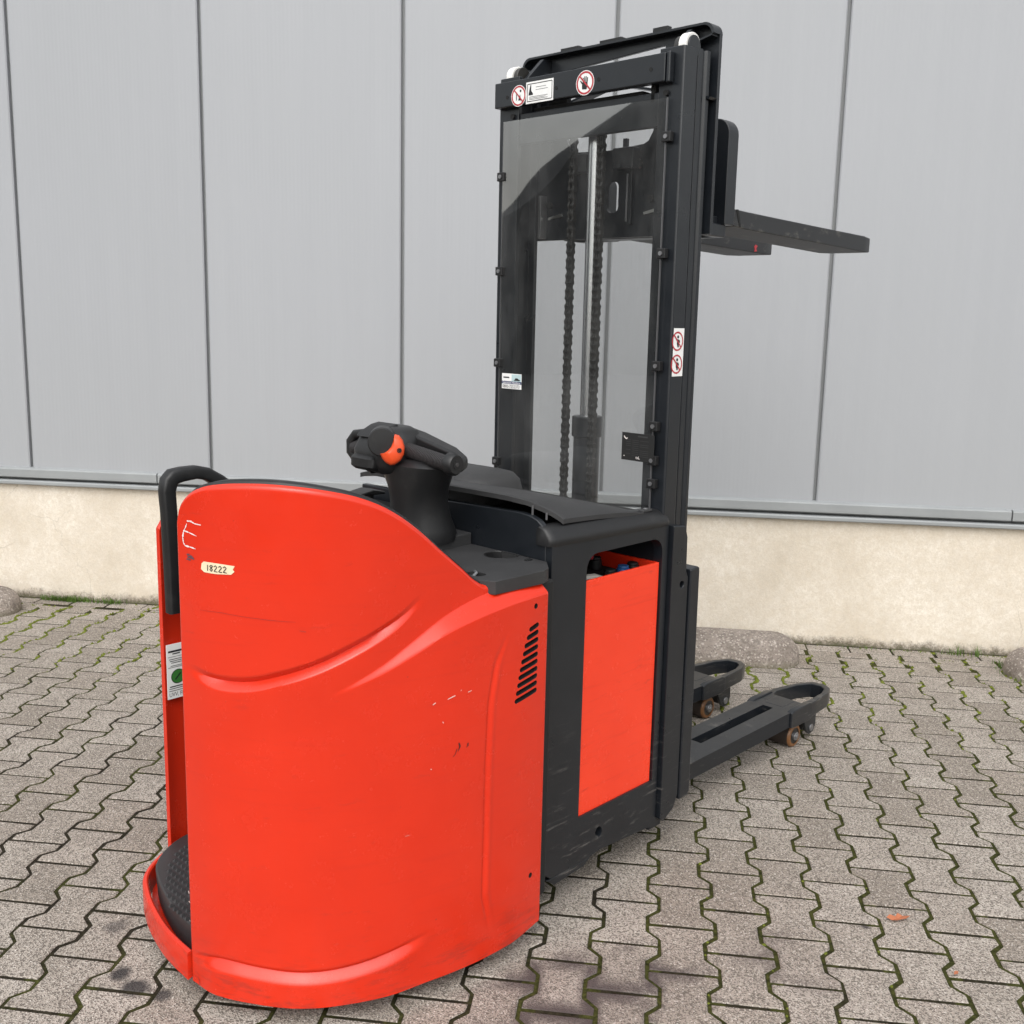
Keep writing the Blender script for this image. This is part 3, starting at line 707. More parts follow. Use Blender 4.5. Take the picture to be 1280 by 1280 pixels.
# ---- rear bumper rim and platform mat
rim = [(-.931, .005), (-.930, .06), (-.926, .121), (-.911, .205), (-.884, .30), (-.845, .385), (-.80, .43), (-.74, .466), (-.66, .488), (-.5, .50), (-.15, .50)]
rimc = hermite(np.array(rim), 70); tg = np.gradient(rimc, axis=0); tg /= np.hypot(tg[:, 0], tg[:, 1])[:, None]; nn_ = np.stack([-tg[:, 1], tg[:, 0]], -1)
rg = [[(p[0]+n[0]*o, p[1]+n[1]*o, z) for o, z in ((0, .045), (0, .108), (-.002, .113), (-.010, .115), (-.014, .112), (-.014, .05))] for p, n in zip(rimc, nn_)]
part(MB().rings(rg), 'bumper_rim', 'red', None, .0)
mb = MB(); inner = [(p[0]-n[0]*.022, p[1]-n[1]*.022) for p, n in zip(rimc, nn_)][:52]
part(mb.prism(inner+[(-.2, .46), (-.2, -.37), (-.55, -.34), (-.69, -.29), (-.80, -.21), (-.87, -.12), (-.90, -.04)], 'xy', .055, .070), 'platform_floor', 'red', None, 0)
matp = [(p[0]-n[0]*.033, p[1]-n[1]*.033) for p, n in zip(rimc, nn_)][:48:2]
matp += [(-.40, .445), (-.40, -.33), (-.56, -.325), (-.68, -.275), (-.78, -.20), (-.855, -.11), (-.888, -.04)]
cx_, cy_ = -.62, .06
mb = MB(); rg = []
for ins_, z in ((.004, .076), (0, .143), (.0015, .1465), (.0045, .148)): rg.append([(x+(cx_-x)*ins_/.35, y+(cy_-y)*ins_/.35, z) for x, y in matp])
mat = part(mb.rings(rg), 'platform_mat', 'rubber', None, 0, 22)
mb = MB(); 
for i in range(26):
    for j in range(36):
        x = -.89+i*.0185; y = -.20+j*.0185+(i % 2)*.00925
        rad = math.hypot((x+.42)/.484, (y-.06)/.43)
        if x > -.64 or rad > 1: continue
        w = .0066; mb.add([(x-w, y-w*.8, .1478), (x+w, y-w*.8, .1478), (x+w, y+w*.8, .1478), (x-w, y+w*.8, .1478), (x-w*.3, y, .1545), (x+w*.3, y, .1545)], [(0, 1, 5, 4), (1, 2, 5), (2, 3, 4, 5), (3, 0, 4)])
tag(part(mb, 'mat_tread', 'rubber', mat, 0, 10), kind='stuff')

# ---- grab handle on the far side
mb = MB()
path = [(-.712, .425, .785), (-.713, .425, .9), (-.717, .425, 1.05), (-.720, .425, 1.105), (-.714, .425, 1.130), (-.703, .425, 1.141), (-.68, .425, 1.145), (-.64, .425, 1.147), (-.61, .425, 1.140), (-.575, .425, 1.118), (-.53, .425, 1.080), (-.48, .425, 1.03), (-.44, .425, .97)]
part(mb.tube(path, [.018, .0185, .0185, .019, .0205, .0205, .019, .0175, .017, .018, .020, .022, .022], 20, asp=1.0, up=(0, 1, 0), sq=.5), 'grab_handle', 'black', None, 0, 60)
part(MB().box(-.60, -.15, .40, .46, .6, 1.02), 'hip_pad', 'black', None, .02)

# ---- chassis core, drive housing
part(MB().box(-.40, -.125, -.372, .455, .09, .93), 'motor_housing', 'void', None, .01)
part(MB().box(-.13, .40, -.30, .40, .07, .20), 'chassis', 'void', None, .01)
part(MB().cyl((-.30, -.06, .115), (-.30, .04, .115), .115, 28), 'drive_wheel', 'tread', None, .01)

# ---- console tray with cup hole, pedestal, steering column and head
to = [(-.50, -.33), (-.385, -.350), (-.374, -.360), (-.352, -.392), (-.195, -.397), (-.165, -.385), (-.122, -.340), (-.122, -.02), (-.50, -.02)]
tray = MB().plate(to, [circ(-.152, -.212, .045, 28)[::-1], rrect(-.352, -.318, -.335, -.285, .014, 4)[::-1]], 'xy', .934, .966)
tr_ = part(tray, 'console_tray', 'grey', None, .006)
part(MB().box(-.50, -.125, -.33, -.03, .925, .942), 'tray_underside', 'void', tr_, 0)
part(MB().rings([[(-.152+r*math.cos(a), -.212+r*math.sin(a), z) for a in np.linspace(0, 2*math.pi, 29)[:-1]] for r, z in ((.0448, .943), (.0448, .964), (.0425, .966), (.041, .964), (.041, .943))], caps=False), 'cup_holder', 'black', tr_, 0)
part(MB().tube([(-.352, -.315, .962), (-.335, -.310, .968), (-.322, -.292, .966)], .0035, 8), 'tray_latch', 'zinc', tr_, 0)
part(MB().box(-.155, -.135, -.305, -.293, .965, .969), 'tray_knob', 'black', tr_, .001)
part(MB().prism([(-.42, -.075), (-.123, -.075), (-.123, .32), (-.42, .32)], 'xy', .94, .998), 'column_pedestal', 'grey', None, .006)
def sec(cx, cy, z, ax, ay, n=24, p=.85, tx=0.):
    out = []
    for i in range(n):
        a = 2*math.pi*i/n; c, s = math.cos(a), math.sin(a); c = math.copysign(abs(c)**p, c); s = math.copysign(abs(s)**p, s)
        out.append((cx+ax*c, cy+ay*s, z+tx*c*ax))
    return out
mb = MB().rings([sec(-.235, -.002, .985, .083, .086), sec(-.235, -.002, 1.003, .085, .088), sec(-.237, -.002, 1.018, .081, .085), sec(-.241, -.002, 1.045, .073, .079), sec(-.246, -.002, 1.085, .067, .075), sec(-.250, -.004, 1.12, .067, .082), sec(-.254, -.006, 1.15, .068, .098), sec(-.258, -.006, 1.185, .066, .120), sec(-.258, -.006, 1.20, .050, .105)])
part(mb, 'steering_column', 'black', None, 0, 50)
hc = .078
hd = part(MB().rings([sec(-.262, hc-.02, 1.150, .040, .060), sec(-.272, hc, 1.162, .060, .080, p=.7), sec(-.282, hc, 1.185, .068, .089, p=.62), sec(-.284, hc, 1.215, .066, .090, p=.62), sec(-.276, hc, 1.245, .058, .086, p=.66), sec(-.266, hc, 1.266, .046, .072, p=.7), sec(-.258, hc, 1.275, .028, .048)]), 'control_head', 'black', None, 0, 50)
for s, yb, ye in ((-1, hc-.060, -.156), (1, hc+.060, .215)):
    zs = (1.224, 1.203); L_ = abs(ye-yb); nr = max(12, int(L_/.0052))
    pts_ = []; rad_ = []
    for k in range(nr):
        for t, r in ((0, .0195), (.55, .0195), (.56, .0168), (.98, .0168)):
            f = (k+t)/nr; pts_.append((-.286, yb+(ye-yb)*f, zs[0]+(zs[1]-zs[0])*f)); rad_.append(r)
    part(MB().tube(pts_, rad_, 18, up=(1, 0, 0)), 'grip', 'rubber', hd, 0, 20)
    if s > 0:
        lp = [(-.286, hc+.05, 1.246), (-.288, .165, 1.249), (-.288, .205, 1.243), (-.288, .226, 1.222), (-.288, .224, 1.196), (-.286, .200, 1.172), (-.284, hc+.055, 1.158)]
        part(MB().tube(lp, [.013, .012, .012, .013, .014, .013, .014], 14, up=(1, 0, 0), asp=1.0, sq=.3), 'grip_guard', 'black', hd, 0, 60)
        continue
    # broad guard shell ahead of the grip, with an open slot between them
    yo_ = ye+s*.026
    sh_ = [(-.262, yb-s*.03), (-.252, ye*.86+yb*.14), (-.262, ye+s*.002), (-.296, ye+s*.002), (-.296, yo_), (-.262, yo_+s*.002), (-.226, ye+s*.008), (-.206, ye*.7+yb*.3), (-.204, yb), (-.215, yb-s*.06)]
    def zt_(y): f = (y-yb)/(ye-yb); return 1.262-.036*f-.006*f*f
    n_ = len(sh_); mb = MB().add([(x, y, zt_(y)-.030) for x, y in sh_]+[(x, y, zt_(y)) for x, y in sh_], [tuple(range(n_)), tuple(range(n_, 2*n_))]+[(q, (q+1) % n_, n_+(q+1) % n_, n_+q) for q in range(n_)])
    part(mb, 'grip_guard', 'black', hd, .009, 50, 3)
    cap = MB().rings([[(x, ye+s*o, z) for x, z in circ(-.284, 1.204, r, 20, r*1.05)] for o, r in ((-.002, .022), (.002, .0265), (.022, .0265), (.028, .022))])
    cp_ = part(cap, 'grip_cap', 'black', hd, 0, 40)
    part(MB().cyl((-.284, ye+s*.026, 1.204), (-.284, ye+s*.0295, 1.204), .011, 16), 'cap_recess', 'void', cp_, 0)
    part(MB().cyl((-.284, ye+s*.029, 1.204), (-.284, ye+s*.031, 1.204), .0055, 10), 'cap_bolt', 'rubber', cp_, .001)
# orange drive lever: a crescent paddle hugging the round end of the head, where the grip starts
LC, LR, LN = Vector((-.346, .010, 1.238)), Vector((.745, -.667, 0)), Vector((-.667, -.745, 0))
def lv(a, b, o): return LC+LR*((a-490)/570)+Vector((0, 0, -(b-553)/570))+LN*o
cr_ = [(502, 539.5), (508, 541), (513.5, 547), (516.5, 556), (516, 566), (511, 575), (503, 581), (496, 582), (489, 577.5), (484.5, 571.5), (482, 565.5), (487.5, 564.5), (493, 561), (497.5, 555.5), (500.5, 548)]
ctr = (503, 562)
def inset(k): return [(ctr[0]+(a-ctr[0])*k, ctr[1]+(b-ctr[1])*k) for a, b in cr_]
part(MB().rings([[lv(a, b, o) for a, b in inset(k)] for k, o in ((1, -.050), (1, .006), (.96, .012), (.80, .0165), (.45, .019))]), 'thumb_lever', 'orange', hd, 0, 40)
part(MB().rings([[lv(484+r*math.cos(t), 549+r*math.sin(t)*1.05, o) for t in np.linspace(0, 2*math.pi, 29)[:-1]] for r, o in ((20, -.05), (20, .002), (18.5, .005), (6, .006))]), 'head_end', 'black', hd, 0, 40)
part(MB().rings([[lv(509.5+r*math.cos(t), 559.5+r*math.sin(t), o) for t in np.linspace(0, 2*math.pi, 17)[:-1]] for r, o in ((3.4, .012), (3.4, .0205), (2.6, .0205), (2.4, .019))]), 'lever_screw', 'void', hd, 0)
part(MB().rings([sec(-.335, .095, 1.166, .018, .040, p=.5), sec(-.340, .095, 1.175, .024, .046, p=.5), sec(-.340, .095, 1.196, .024, .046, p=.5), sec(-.332, .095, 1.204, .020, .042, p=.5)]), 'switch_pod', 'black', hd, 0, 45)
part(MB().prism([(-.340, 1.206), (-.318, 1.206), (-.300, 1.248), (-.318, 1.246)], 'xz', .068, .138), 'display_housing', 'grey', hd, .004)
part(MB().prism([(-.3415, 1.214), (-.339, 1.212), (-.322, 1.240), (-.3245, 1.241)], 'xz', .080, .126), 'display', 'void', hd, .001)
part(MB().prism([(-.338, 1.247), (-.332, 1.256), (-.290, 1.276), (-.262, 1.281), (-.262, 1.272), (-.296, 1.262), (-.326, 1.248)], 'xz', .062, .142), 'display_hood', 'black', hd, .003)
part(MB().box(-.345, -.335, .058, .076, 1.210, 1.222), 'rocker_switch', 'grey', hd, .003)
part(MB().prism([(-.30, 1.078), (-.24, 1.088), (-.20, 1.080), (-.20, 1.072), (-.25, 1.074), (-.30, 1.070)], 'xz', .19, .25).cyl((-.23, .22, .99), (-.23, .22, 1.074), .010, 10), 'key_switch', 'black', None, .003)
part(MB().box(-.36, -.13, .10, .40, .96, 1.035), 'dash_block', 'black', None, .012)

# ---- battery hood: rear wall, raised lid, far hump
wp = [(.40, .93), (.40, 1.066), (.02, 1.068), (-.127, 1.072), (-.24, 1.075), (-.275, 1.072), (-.300, 1.064), (-.320, 1.050), (-.330, 1.030), (-.332, .93)]
part(MB().prism(wp, 'yz', -.118, -.098), 'hood_wall', 'dark', None, .003)
part(MB().box(-.085, .34, -.27, .37, .95, 1.030), 'hood_void', 'void', None, .0)
rows = []
ys = [-.335, -.328, -.310, -.29, -.26, -.2, -.08, .05, .2, .35, .40]; zr = [1.064, 1.071, 1.084, 1.095, 1.108, 1.114, 1.114, 1.112, 1.112, 1.112, 1.10]
xr = [-.058, -.062, -.075, -.09, -.110, -.122, -.124, -.124, -.124, -.124, -.124]
for fx_, e in ((0, -.002), (.01, 0), (.05, 0), (.22, 0), (.42, 0), (.65, 0), (.85, 0), (.98, 0), (1, -.003)):
    drop = [z-max(0, z-1.050)*fx_**1.25-.012*fx_**3+e for z in zr]
    rows.append([(x+(.285-x)*fx_, y, z) for x, y, z in zip(xr, ys, drop)])
mb = MB(); n = len(ys); k = len(rows)
top = [q for r in rows for q in r]; bot = [(x, y, z-.012) for x, y, z in top]
fs = [(i*n+j, (i+1)*n+j, (i+1)*n+j+1, i*n+j+1) for i in range(k-1) for j in range(n-1)]
off = len(top); fs += [tuple(off+a for a in f) for f in fs]
fs += [(j, j+1, off+j+1, off+j) for j in range(n-1)]+[((k-1)*n+j, (k-1)*n+j+1, off+(k-1)*n+j+1, off+(k-1)*n+j) for j in range(n-1)]
fs += [(i*n, (i+1)*n, off+(i+1)*n, off+i*n) for i in range(k-1)]+[(i*n+n-1, (i+1)*n+n-1, off+(i+1)*n+n-1, off+i*n+n-1) for i in range(k-1)]
lid = part(mb.add(top+bot, fs), 'battery_lid', 'grey', None, 0, 40)
for y, x, za, zb_ in ((-.272, -.108, 1.068, 1.096), (-.305, -.092, 1.062, 1.080)): part(MB().box(x, x+.004, y-.003, y, za, zb_), 'lid_clip', 'zinc', lid, 0)
hump = [(.02, 1.05), (.30, 1.05), (.34, 1.10), (.30, 1.145), (.10, 1.155), (.05, 1.15), (.02, 1.12)]
part(MB().rings([sec(.13, .23, 1.03, .13, .19, 24, .6), sec(.13, .23, 1.085, .12, .175, 24, .6), sec(.13, .23, 1.105, .105, .155, 24, .6), sec(.13, .23, 1.112, .07, .12, 24, .6)]), 'lid_hump', 'grey', lid, 0, 45)

# ---- battery compartment frame, cap, battery
fo = [(-.108, .125), (-.085, .105), (.0, .104), (.07, .104), (.12, .112), (.376, .094), (.376, 1.0), (-.115, 1.005)]
fr = part(MB().plate(fo, [rrect(.022, .350, .240, .962, .042, 6, (0, 1, 1, 0))[::-1], circ(.111, .166, .0145, 16, .017)[::-1]], 'xz', -.350, -.318), 'battery_frame', 'dark', None, .005, 35, 3)
part(MB().box(-.113, -.075, -.349, -.10, .11, 1.0), 'frame_return', 'dark', fr, .012)
part(MB().box(.355, .374, -.340, .38, .10, .99), 'frame_bulkhead', 'dark', fr, .004)
part(MB().box(-.108, .374, .37, .42, .10, 1.0), 'battery_frame', 'dark', None, .006)
part(MB().prism([(-.095, .10), (.09, .10), (.06, .082), (-.06, .075)], 'xz', -.345, -.25), 'skid_plate', 'dark', fr, .004)
rgc = []
for x in (-.123, -.118, -.10, .0, .15, .30, .360, .374, .379):
    e = {-.123: .012, -.118: .004}.get(x, .016 if x == .379 else (.004 if x == .374 else 0)); f = (x+.12)/.5
    zt = 1.052-.016*f*f; z0 = 1.003-.010*f
    rgc.append([(x, -.352+e, z0), (x, -.356+e, z0+.010), (x, -.352+e, z0+.022), (x, -.335+e*.6, zt-.006-e*.5), (x, -.322, zt-e*.5), (x, -.310 if x < -.05 else -.295, zt+.001-e*.4), (x, -.303 if x < -.05 else -.272, zt-.010), (x, -.303 if x < -.05 else -.272, z0)])
cap_ = part(MB().rings(rgc), 'frame_cap', 'black', fr, 0, 50)
for x, y in ((.10, -.322), (.30, -.322)):
    part(MB().box(x-.022, x+.022, y-.009, y+.009, 1.036, 1.0535 if x < .2 else 1.0455), 'cap_recess', 'grey', cap_, .004)
    part(MB().cyl((x, y, 1.03), (x, y, 1.0555 if x < .2 else 1.0475), .006, 10), 'cap_screw', 'zinc', cap_, .001)
bt = empty('battery'); bt.parent = T
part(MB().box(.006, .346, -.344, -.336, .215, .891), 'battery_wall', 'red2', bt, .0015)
part(MB().box(.006, .346, .36, .368, .215, .891).box(.338, .346, -.336, .36, .215, .891).box(.006, .014, -.336, .36, .10, .875), 'battery_tray', 'red', bt, 0)
part(MB().box(.016, .336, -.334, .358, .6, .848), 'battery_cells', 'void', bt, .003)
for k, (x, y, c) in enumerate(((.115, -.300, 'black'), (.20, -.285, 'black'), (.265, -.280, 'blue'), (.315, -.275, 'black'), (.11, -.20, 'black'), (.20, -.18, 'black'), (.29, -.16, 'black'), (.30, -.07, 'black'))):
    c_ = part(MB().cyl((x, y, .846), (x, y, .876), .019, 18).cyl((x, y, .874), (x, y, .884), .016, 18), 'cell_cap', c, bt, .003)
part(MB().tube([(.03, -.31, .86), (.06, -.305, .885), (.10, -.31, .882), (.14, -.318, .868)], .011, 8), 'battery_cable', 'lead', bt, 0)
part(MB().tube([(.06, -.25, .86), (.08, -.24, .915), (.14, -.22, .93), (.22, -.20, .90)], .009, 8), 'battery_cable', 'signred', bt, 0)
part(MB().cyl((.318, -.15, .925), (.318, -.17, .925), .016, 16), 'battery_connector', 'zinc', bt, .002)

# ---- mast foot guards beside the frame
pa = [(.384, .112), (.40, .100), (.452, .128), (.468, .165), (.466, .83), (.456, .85), (.454, .95), (.440, .985), (.384, .992)]
pf = part(MB().plate(pa, [circ(.436, .815, .010, 14)[::-1]], 'xz', -.362, -.30), 'mast_foot', 'dark', None, .004)
part(MB().prism([(.472, .145), (.515, .145), (.524, .16), (.518, .852), (.510, .857), (.472, .852)], 'xz', -.366, -.26), 'mast_foot', 'dark', None, .004)
part(MB().box(.384, .50, .29, .36, .1, .99), 'mast_foot', 'dark', None, .004)

# ---- mast
ms = empty('mast'); ms.parent = T
for s, y0 in ((-1, -.344), (1, .328)):
    yo = y0; yi = y0-s*.080
    prof = [(yo, .358), (yo, .412), (yo-s*.006, .418), (yo-s*.018, .418), (yo-s*.018, .375), (yi, .370), (yi, .355), (yo-s*.004, .3545)]
    mb = MB().prism(prof, 'xy', .08, 2.262); mb.v = [(b, a, c) for a, b, c in mb.v]
    part(mb, 'outer_channel', 'dark', ms, .007, 30, 4)
    y1 = yo-s*.006
    prof = [(y1, .424), (y1, .446), (y1-s*.008, .450), (y1-s*.008, .462), (y1, .468), (y1, .482), (y1-s*.045, .484), (y1-s*.045, .470), (y1-s*.022, .468), (y1-s*.022, .424)]
    mb = MB().prism(prof, 'xy', .10, 2.268); mb.v = [(b, a, c) for a, b, c in mb.v]
    part(mb, 'inner_channel', 'dark', ms, .002, 30)
    part(MB().cyl((.405, y0-s*.010, 2.268), (.405, y0-s*.034, 2.268), .035, 32), 'mast_roller', 'whitepl', ms, .002)
    part(MB().cyl((.405, y0-s*.036, 2.268), (.405, y0-s*.052, 2.268), .030, 28), 'roller_hub', 'chain', ms, .002)
    part(MB().cyl((.405, y0-s*.005, 2.268), (.405, y0-s*.0105, 2.268), .0275, 28), 'roller_hub', 'dark', ms, .002)
    part(MB().prism([(.37, 2.22), (.50, 2.22), (.50, 2.33), (.465, 2.33), (.40, 2.268)], 'xz', y0-s*.060, y0-s*.075), 'roller_bracket', 'dark', ms, .003)
cb = part(MB().box(.330, .356, -.300, .325, 2.173, 2.245), 'crossbar', 'dark', ms, .003)
part(MB().box(.332, .354, -.314, -.302, 2.170, 2.248), 'crossbar_end', 'dark', cb, .004)
for y, z in ((.077, 2.203), (-.078, 2.206), (-.255, 2.208), (.272, 2.20)): part(MB().cyl((.329, y, z), (.334, y, z), .0055, 10), 'bolt_hole', 'void', cb, 0)
part(MB().box(.360, .374, -.262, .248, 2.066, 2.155), 'upper_plate', 'dark', ms, .003)
part(MB().box(.372, .41, -.20, .20, 2.155, 2.168).box(.38, .40, .08, .15, 2.14, 2.20).box(.36, .40, -.25, -.235, 2.13, 2.18), 'upper_bracket', 'void', ms, .002)
# screen with clips
scr = part(MB().box(.3405, .3460, -.303, .295, 1.000, 2.134), 'mast_screen', 'pane', ms, .0)
for ya_, yb_ in ((-.3045, -.3033), (.2955, .2965)): part(MB().box(.3400, .3465, ya_, yb_, 1.000, 2.134), 'screen_edge', 'zinc', scr, 0)
for y, zs in ((.300, (1.975, 1.695, 1.415, 1.105)), (-.309, (2.035, 1.735, 1.435, 1.27, 1.175, 1.11))):
    for z in zs:
        cl = part(MB().box(.334, .352, y-.014, y+.014, z-.013, z+.013), 'screen_clip', 'black', scr, .002)
        part(MB().cyl((.331, y, z), (.335, y, z), .006, 10), 'clip_screw', 'zinc', cl, 0)
for y, z in ((.268, 2.148), (-.292, 2.148)): part(MB().cyl((.348, y, z), (.361, y, z), .008, 8), 'screen_bolt', 'void', scr, 0)
# lift cylinder, piston, chains
part(MB().cyl((.43, .005, .15), (.43, .005, 1.255), .040, 28), 'lift_cylinder', 'dark', ms, .003)
part(MB().cyl((.43, .005, 1.205), (.43, .005, 1.268), .046, 28), 'cylinder_head', 'dark', ms, .004)
part(MB().cyl((.43, .005, 1.26), (.43, .005, 2.15), .0235, 28), 'piston_rod', 'chrome', ms, 0, 50)
for (y, x) in ((.078, .414), (-.052, .385)):
    mb = MB(); z = 1.0; k = 0
    while z < 2.16:
        for dy in ((-.0096, -.0060, .0060, .0096) if k % 2 == 0 else (-.0068, 0, .0068)):
            w = .0021; mb.prism([(x-.0085, z-.0110), (x-.006, z-.0155), (x+.006, z-.0155), (x+.0085, z-.0110), (x+.0052, z), (x+.0085, z+.0110), (x+.006, z+.0155), (x-.006, z+.0155), (x-.0085, z+.0110), (x-.0052, z)], 'xz', y+dy-w, y+dy+w)
        mb.cyl((x, y-.0122, z+.0112), (x, y+.0122, z+.0112), .0044, 8); z += .0224; k += 1
    part(mb, 'lift_chain', 'chain', ms, 0, 30)
# carriage plate and load guard, one pressed sheet with openings
outer = rrect(-.352, .345, 1.795, 2.342, .03, 5, (0, 1, 1, 0))
win = [(-.112, 2.050), (-.128, 2.060), (-.142, 2.085), (-.155, 2.12), (-.168, 2.160), (-.172, 2.300), (.190, 2.268), (.205, 2.16), (.200, 2.14), (.190, 2.11), (.172, 2.075), (.158, 2.053), (.03, 2.047), (.005, 2.047), (-.050, 2.047), (-.050, 2.078), (-.112, 2.078)]
win = [(-.112, 2.055), (-.128, 2.062), (-.142, 2.085), (-.155, 2.12), (-.168, 2.160), (-.174, 2.312), (.190, 2.292), (.205, 2.16), (.200, 2.14), (.190, 2.11), (.172, 2.075), (.158, 2.053), (.03, 2.047), (-.036, 2.047), (-.036, 2.076), (-.05, 2.076), (-.05, 2.05)]
cr = empty('fork_carriage'); cr.parent = T
part(MB().plate(outer, [win, rrect(-.026, .016, 1.868, 1.957, .016, 4)], 'yz', .50, .512), 'carriage_plate', 'dark', cr, .003)
lipo = rrect(-.352, .345, 2.0, 2.342, .03, 6, (0, 1, 1, 0)); mb = MB()
edge = [p for p in lipo if True]; path = [(-.352, 2.15)]+[p for p in edge if p[1] > 2.3]+[(.345, 2.15)]
rg = [[(.468, a, b), (.512, a, b), (.512, a*.985, b-.006), (.468, a*.985, b-.006)] for a, b in path]
part(mb.rings(rg), 'guard_flange', 'dark', cr, 0)
for ya_, yb_, zt2 in ((-.04, .04, 2.350), (.12, .19, 2.350), (-.20, -.15, 2.354)): part(MB().box(.47, .49, ya_, yb_, 2.340, zt2), 'guard_tab', 'black', cr, .001)
part(MB().box(.490, .5, -.082, -.070, 1.83, 1.985), 'carriage_rib', 'dark', cr, .003)
part(MB().box(.492, .5, -.066, -.060, 1.84, 1.975), 'carriage_rib', 'zinc', cr, .001)
for y, z, r in ((-.098, 2.0, .016), (.12, 2.0, .016), (-.15, 1.90, .011), (.24, 1.90, .011)): part(MB().cyl((.489, y, z), (.5, y, z), r, 18), 'carriage_pin', 'void', cr, .002)
part(MB().box(.462, .5, -.105, -.028, 1.985, 2.045), 'chain_anchor', 'dark', cr, .004)
part(MB().box(.462, .5, .070, .135, 1.985, 2.040), 'chain_anchor', 'dark', cr, .004)
for y in (-.155, .215): part(MB().prism([(y-.028, 1.865), (y+.03, 1.857), (y+.03, 1.864), (y-.02, 1.874)], 'yz', .494, .4995), 'bright_tab', 'steel', cr, 0)
part(MB().box(.47, .5, .255, .265, 1.80, 1.93), 'carriage_rib', 'zinc', cr, .001)
for y in (-.20, .195): part(MB().box(.512, .68, y-.03, y+.03, 1.84, 1.99), 'carriage_arm', 'dark', cr, .004)
part(MB().box(.60, .675, -.26, .26, 1.80, 1.86), 'carriage_beam', 'dark', cr, .004)
def fork(s):
    fk = empty('fork'); fk.parent = T
    ya, yb = (-.283, -.110) if s < 0 else (.110, .283)
    sh = [(ya, 1.836), (yb, 1.836), (yb, 2.0), (ya+.085, 2.02), (ya+.08, 2.135)]+[(ya+.045+.045*math.cos(R(90+15*q)), 2.09+.045*math.sin(R(90+15*q))) for q in range(7)] if s < 0 else rrect(ya+.05, yb, 1.836, 2.0, .03, 6, (0, 1, 1, 0))
    part(MB().prism(sh, 'yz', .676, .728), 'fork_shank', 'dark', fk, .003)
    # blade: box section with a tapered nose, built from rings across its length
    rg = []
    for x, zt, zb, t in ((.728, 1.884, 1.834, 0), (.80, 1.881, 1.829, 0), (1.2, 1.870, 1.818, 0), (1.57, 1.861, 1.806, 0), (1.635, 1.858, 1.808, .012), (1.662, 1.855, 1.812, .030), (1.672, 1.850, 1.818, .042)):
        rg.append([(x, ya+t, zb), (x, yb-t, zb), (x, yb-t, zt), (x, ya+t, zt)])
    part(MB().rings(rg), 'fork_blade', 'fork', fk, .004)
    part(MB().box(.60, .70, ya+.01, yb-.01, 1.800, 1.838), 'fork_heel', 'dark', fk, .004)
    if s > 0: part(MB().prism([(1.492, 1.812), (1.510, 1.815), (1.502, 1.824), (1.512, 1.834), (1.498, 1.838), (1.488, 1.830), (1.494, 1.822)], 'xz', ya-.0016, ya-.0002), 'red_paint_smear', 'signred', fk, 0)
    part(MB().prism([(.733, 1.883), (.745, 1.8835), (.752, 1.865), (.758, 1.850), (.764, 1.834), (.755, 1.834), (.750, 1.848), (.742, 1.864)], 'xz', ya-.0016, ya-.0004), 'weld_gap', 'void', fk, 0)
fork(-1); fork(1)

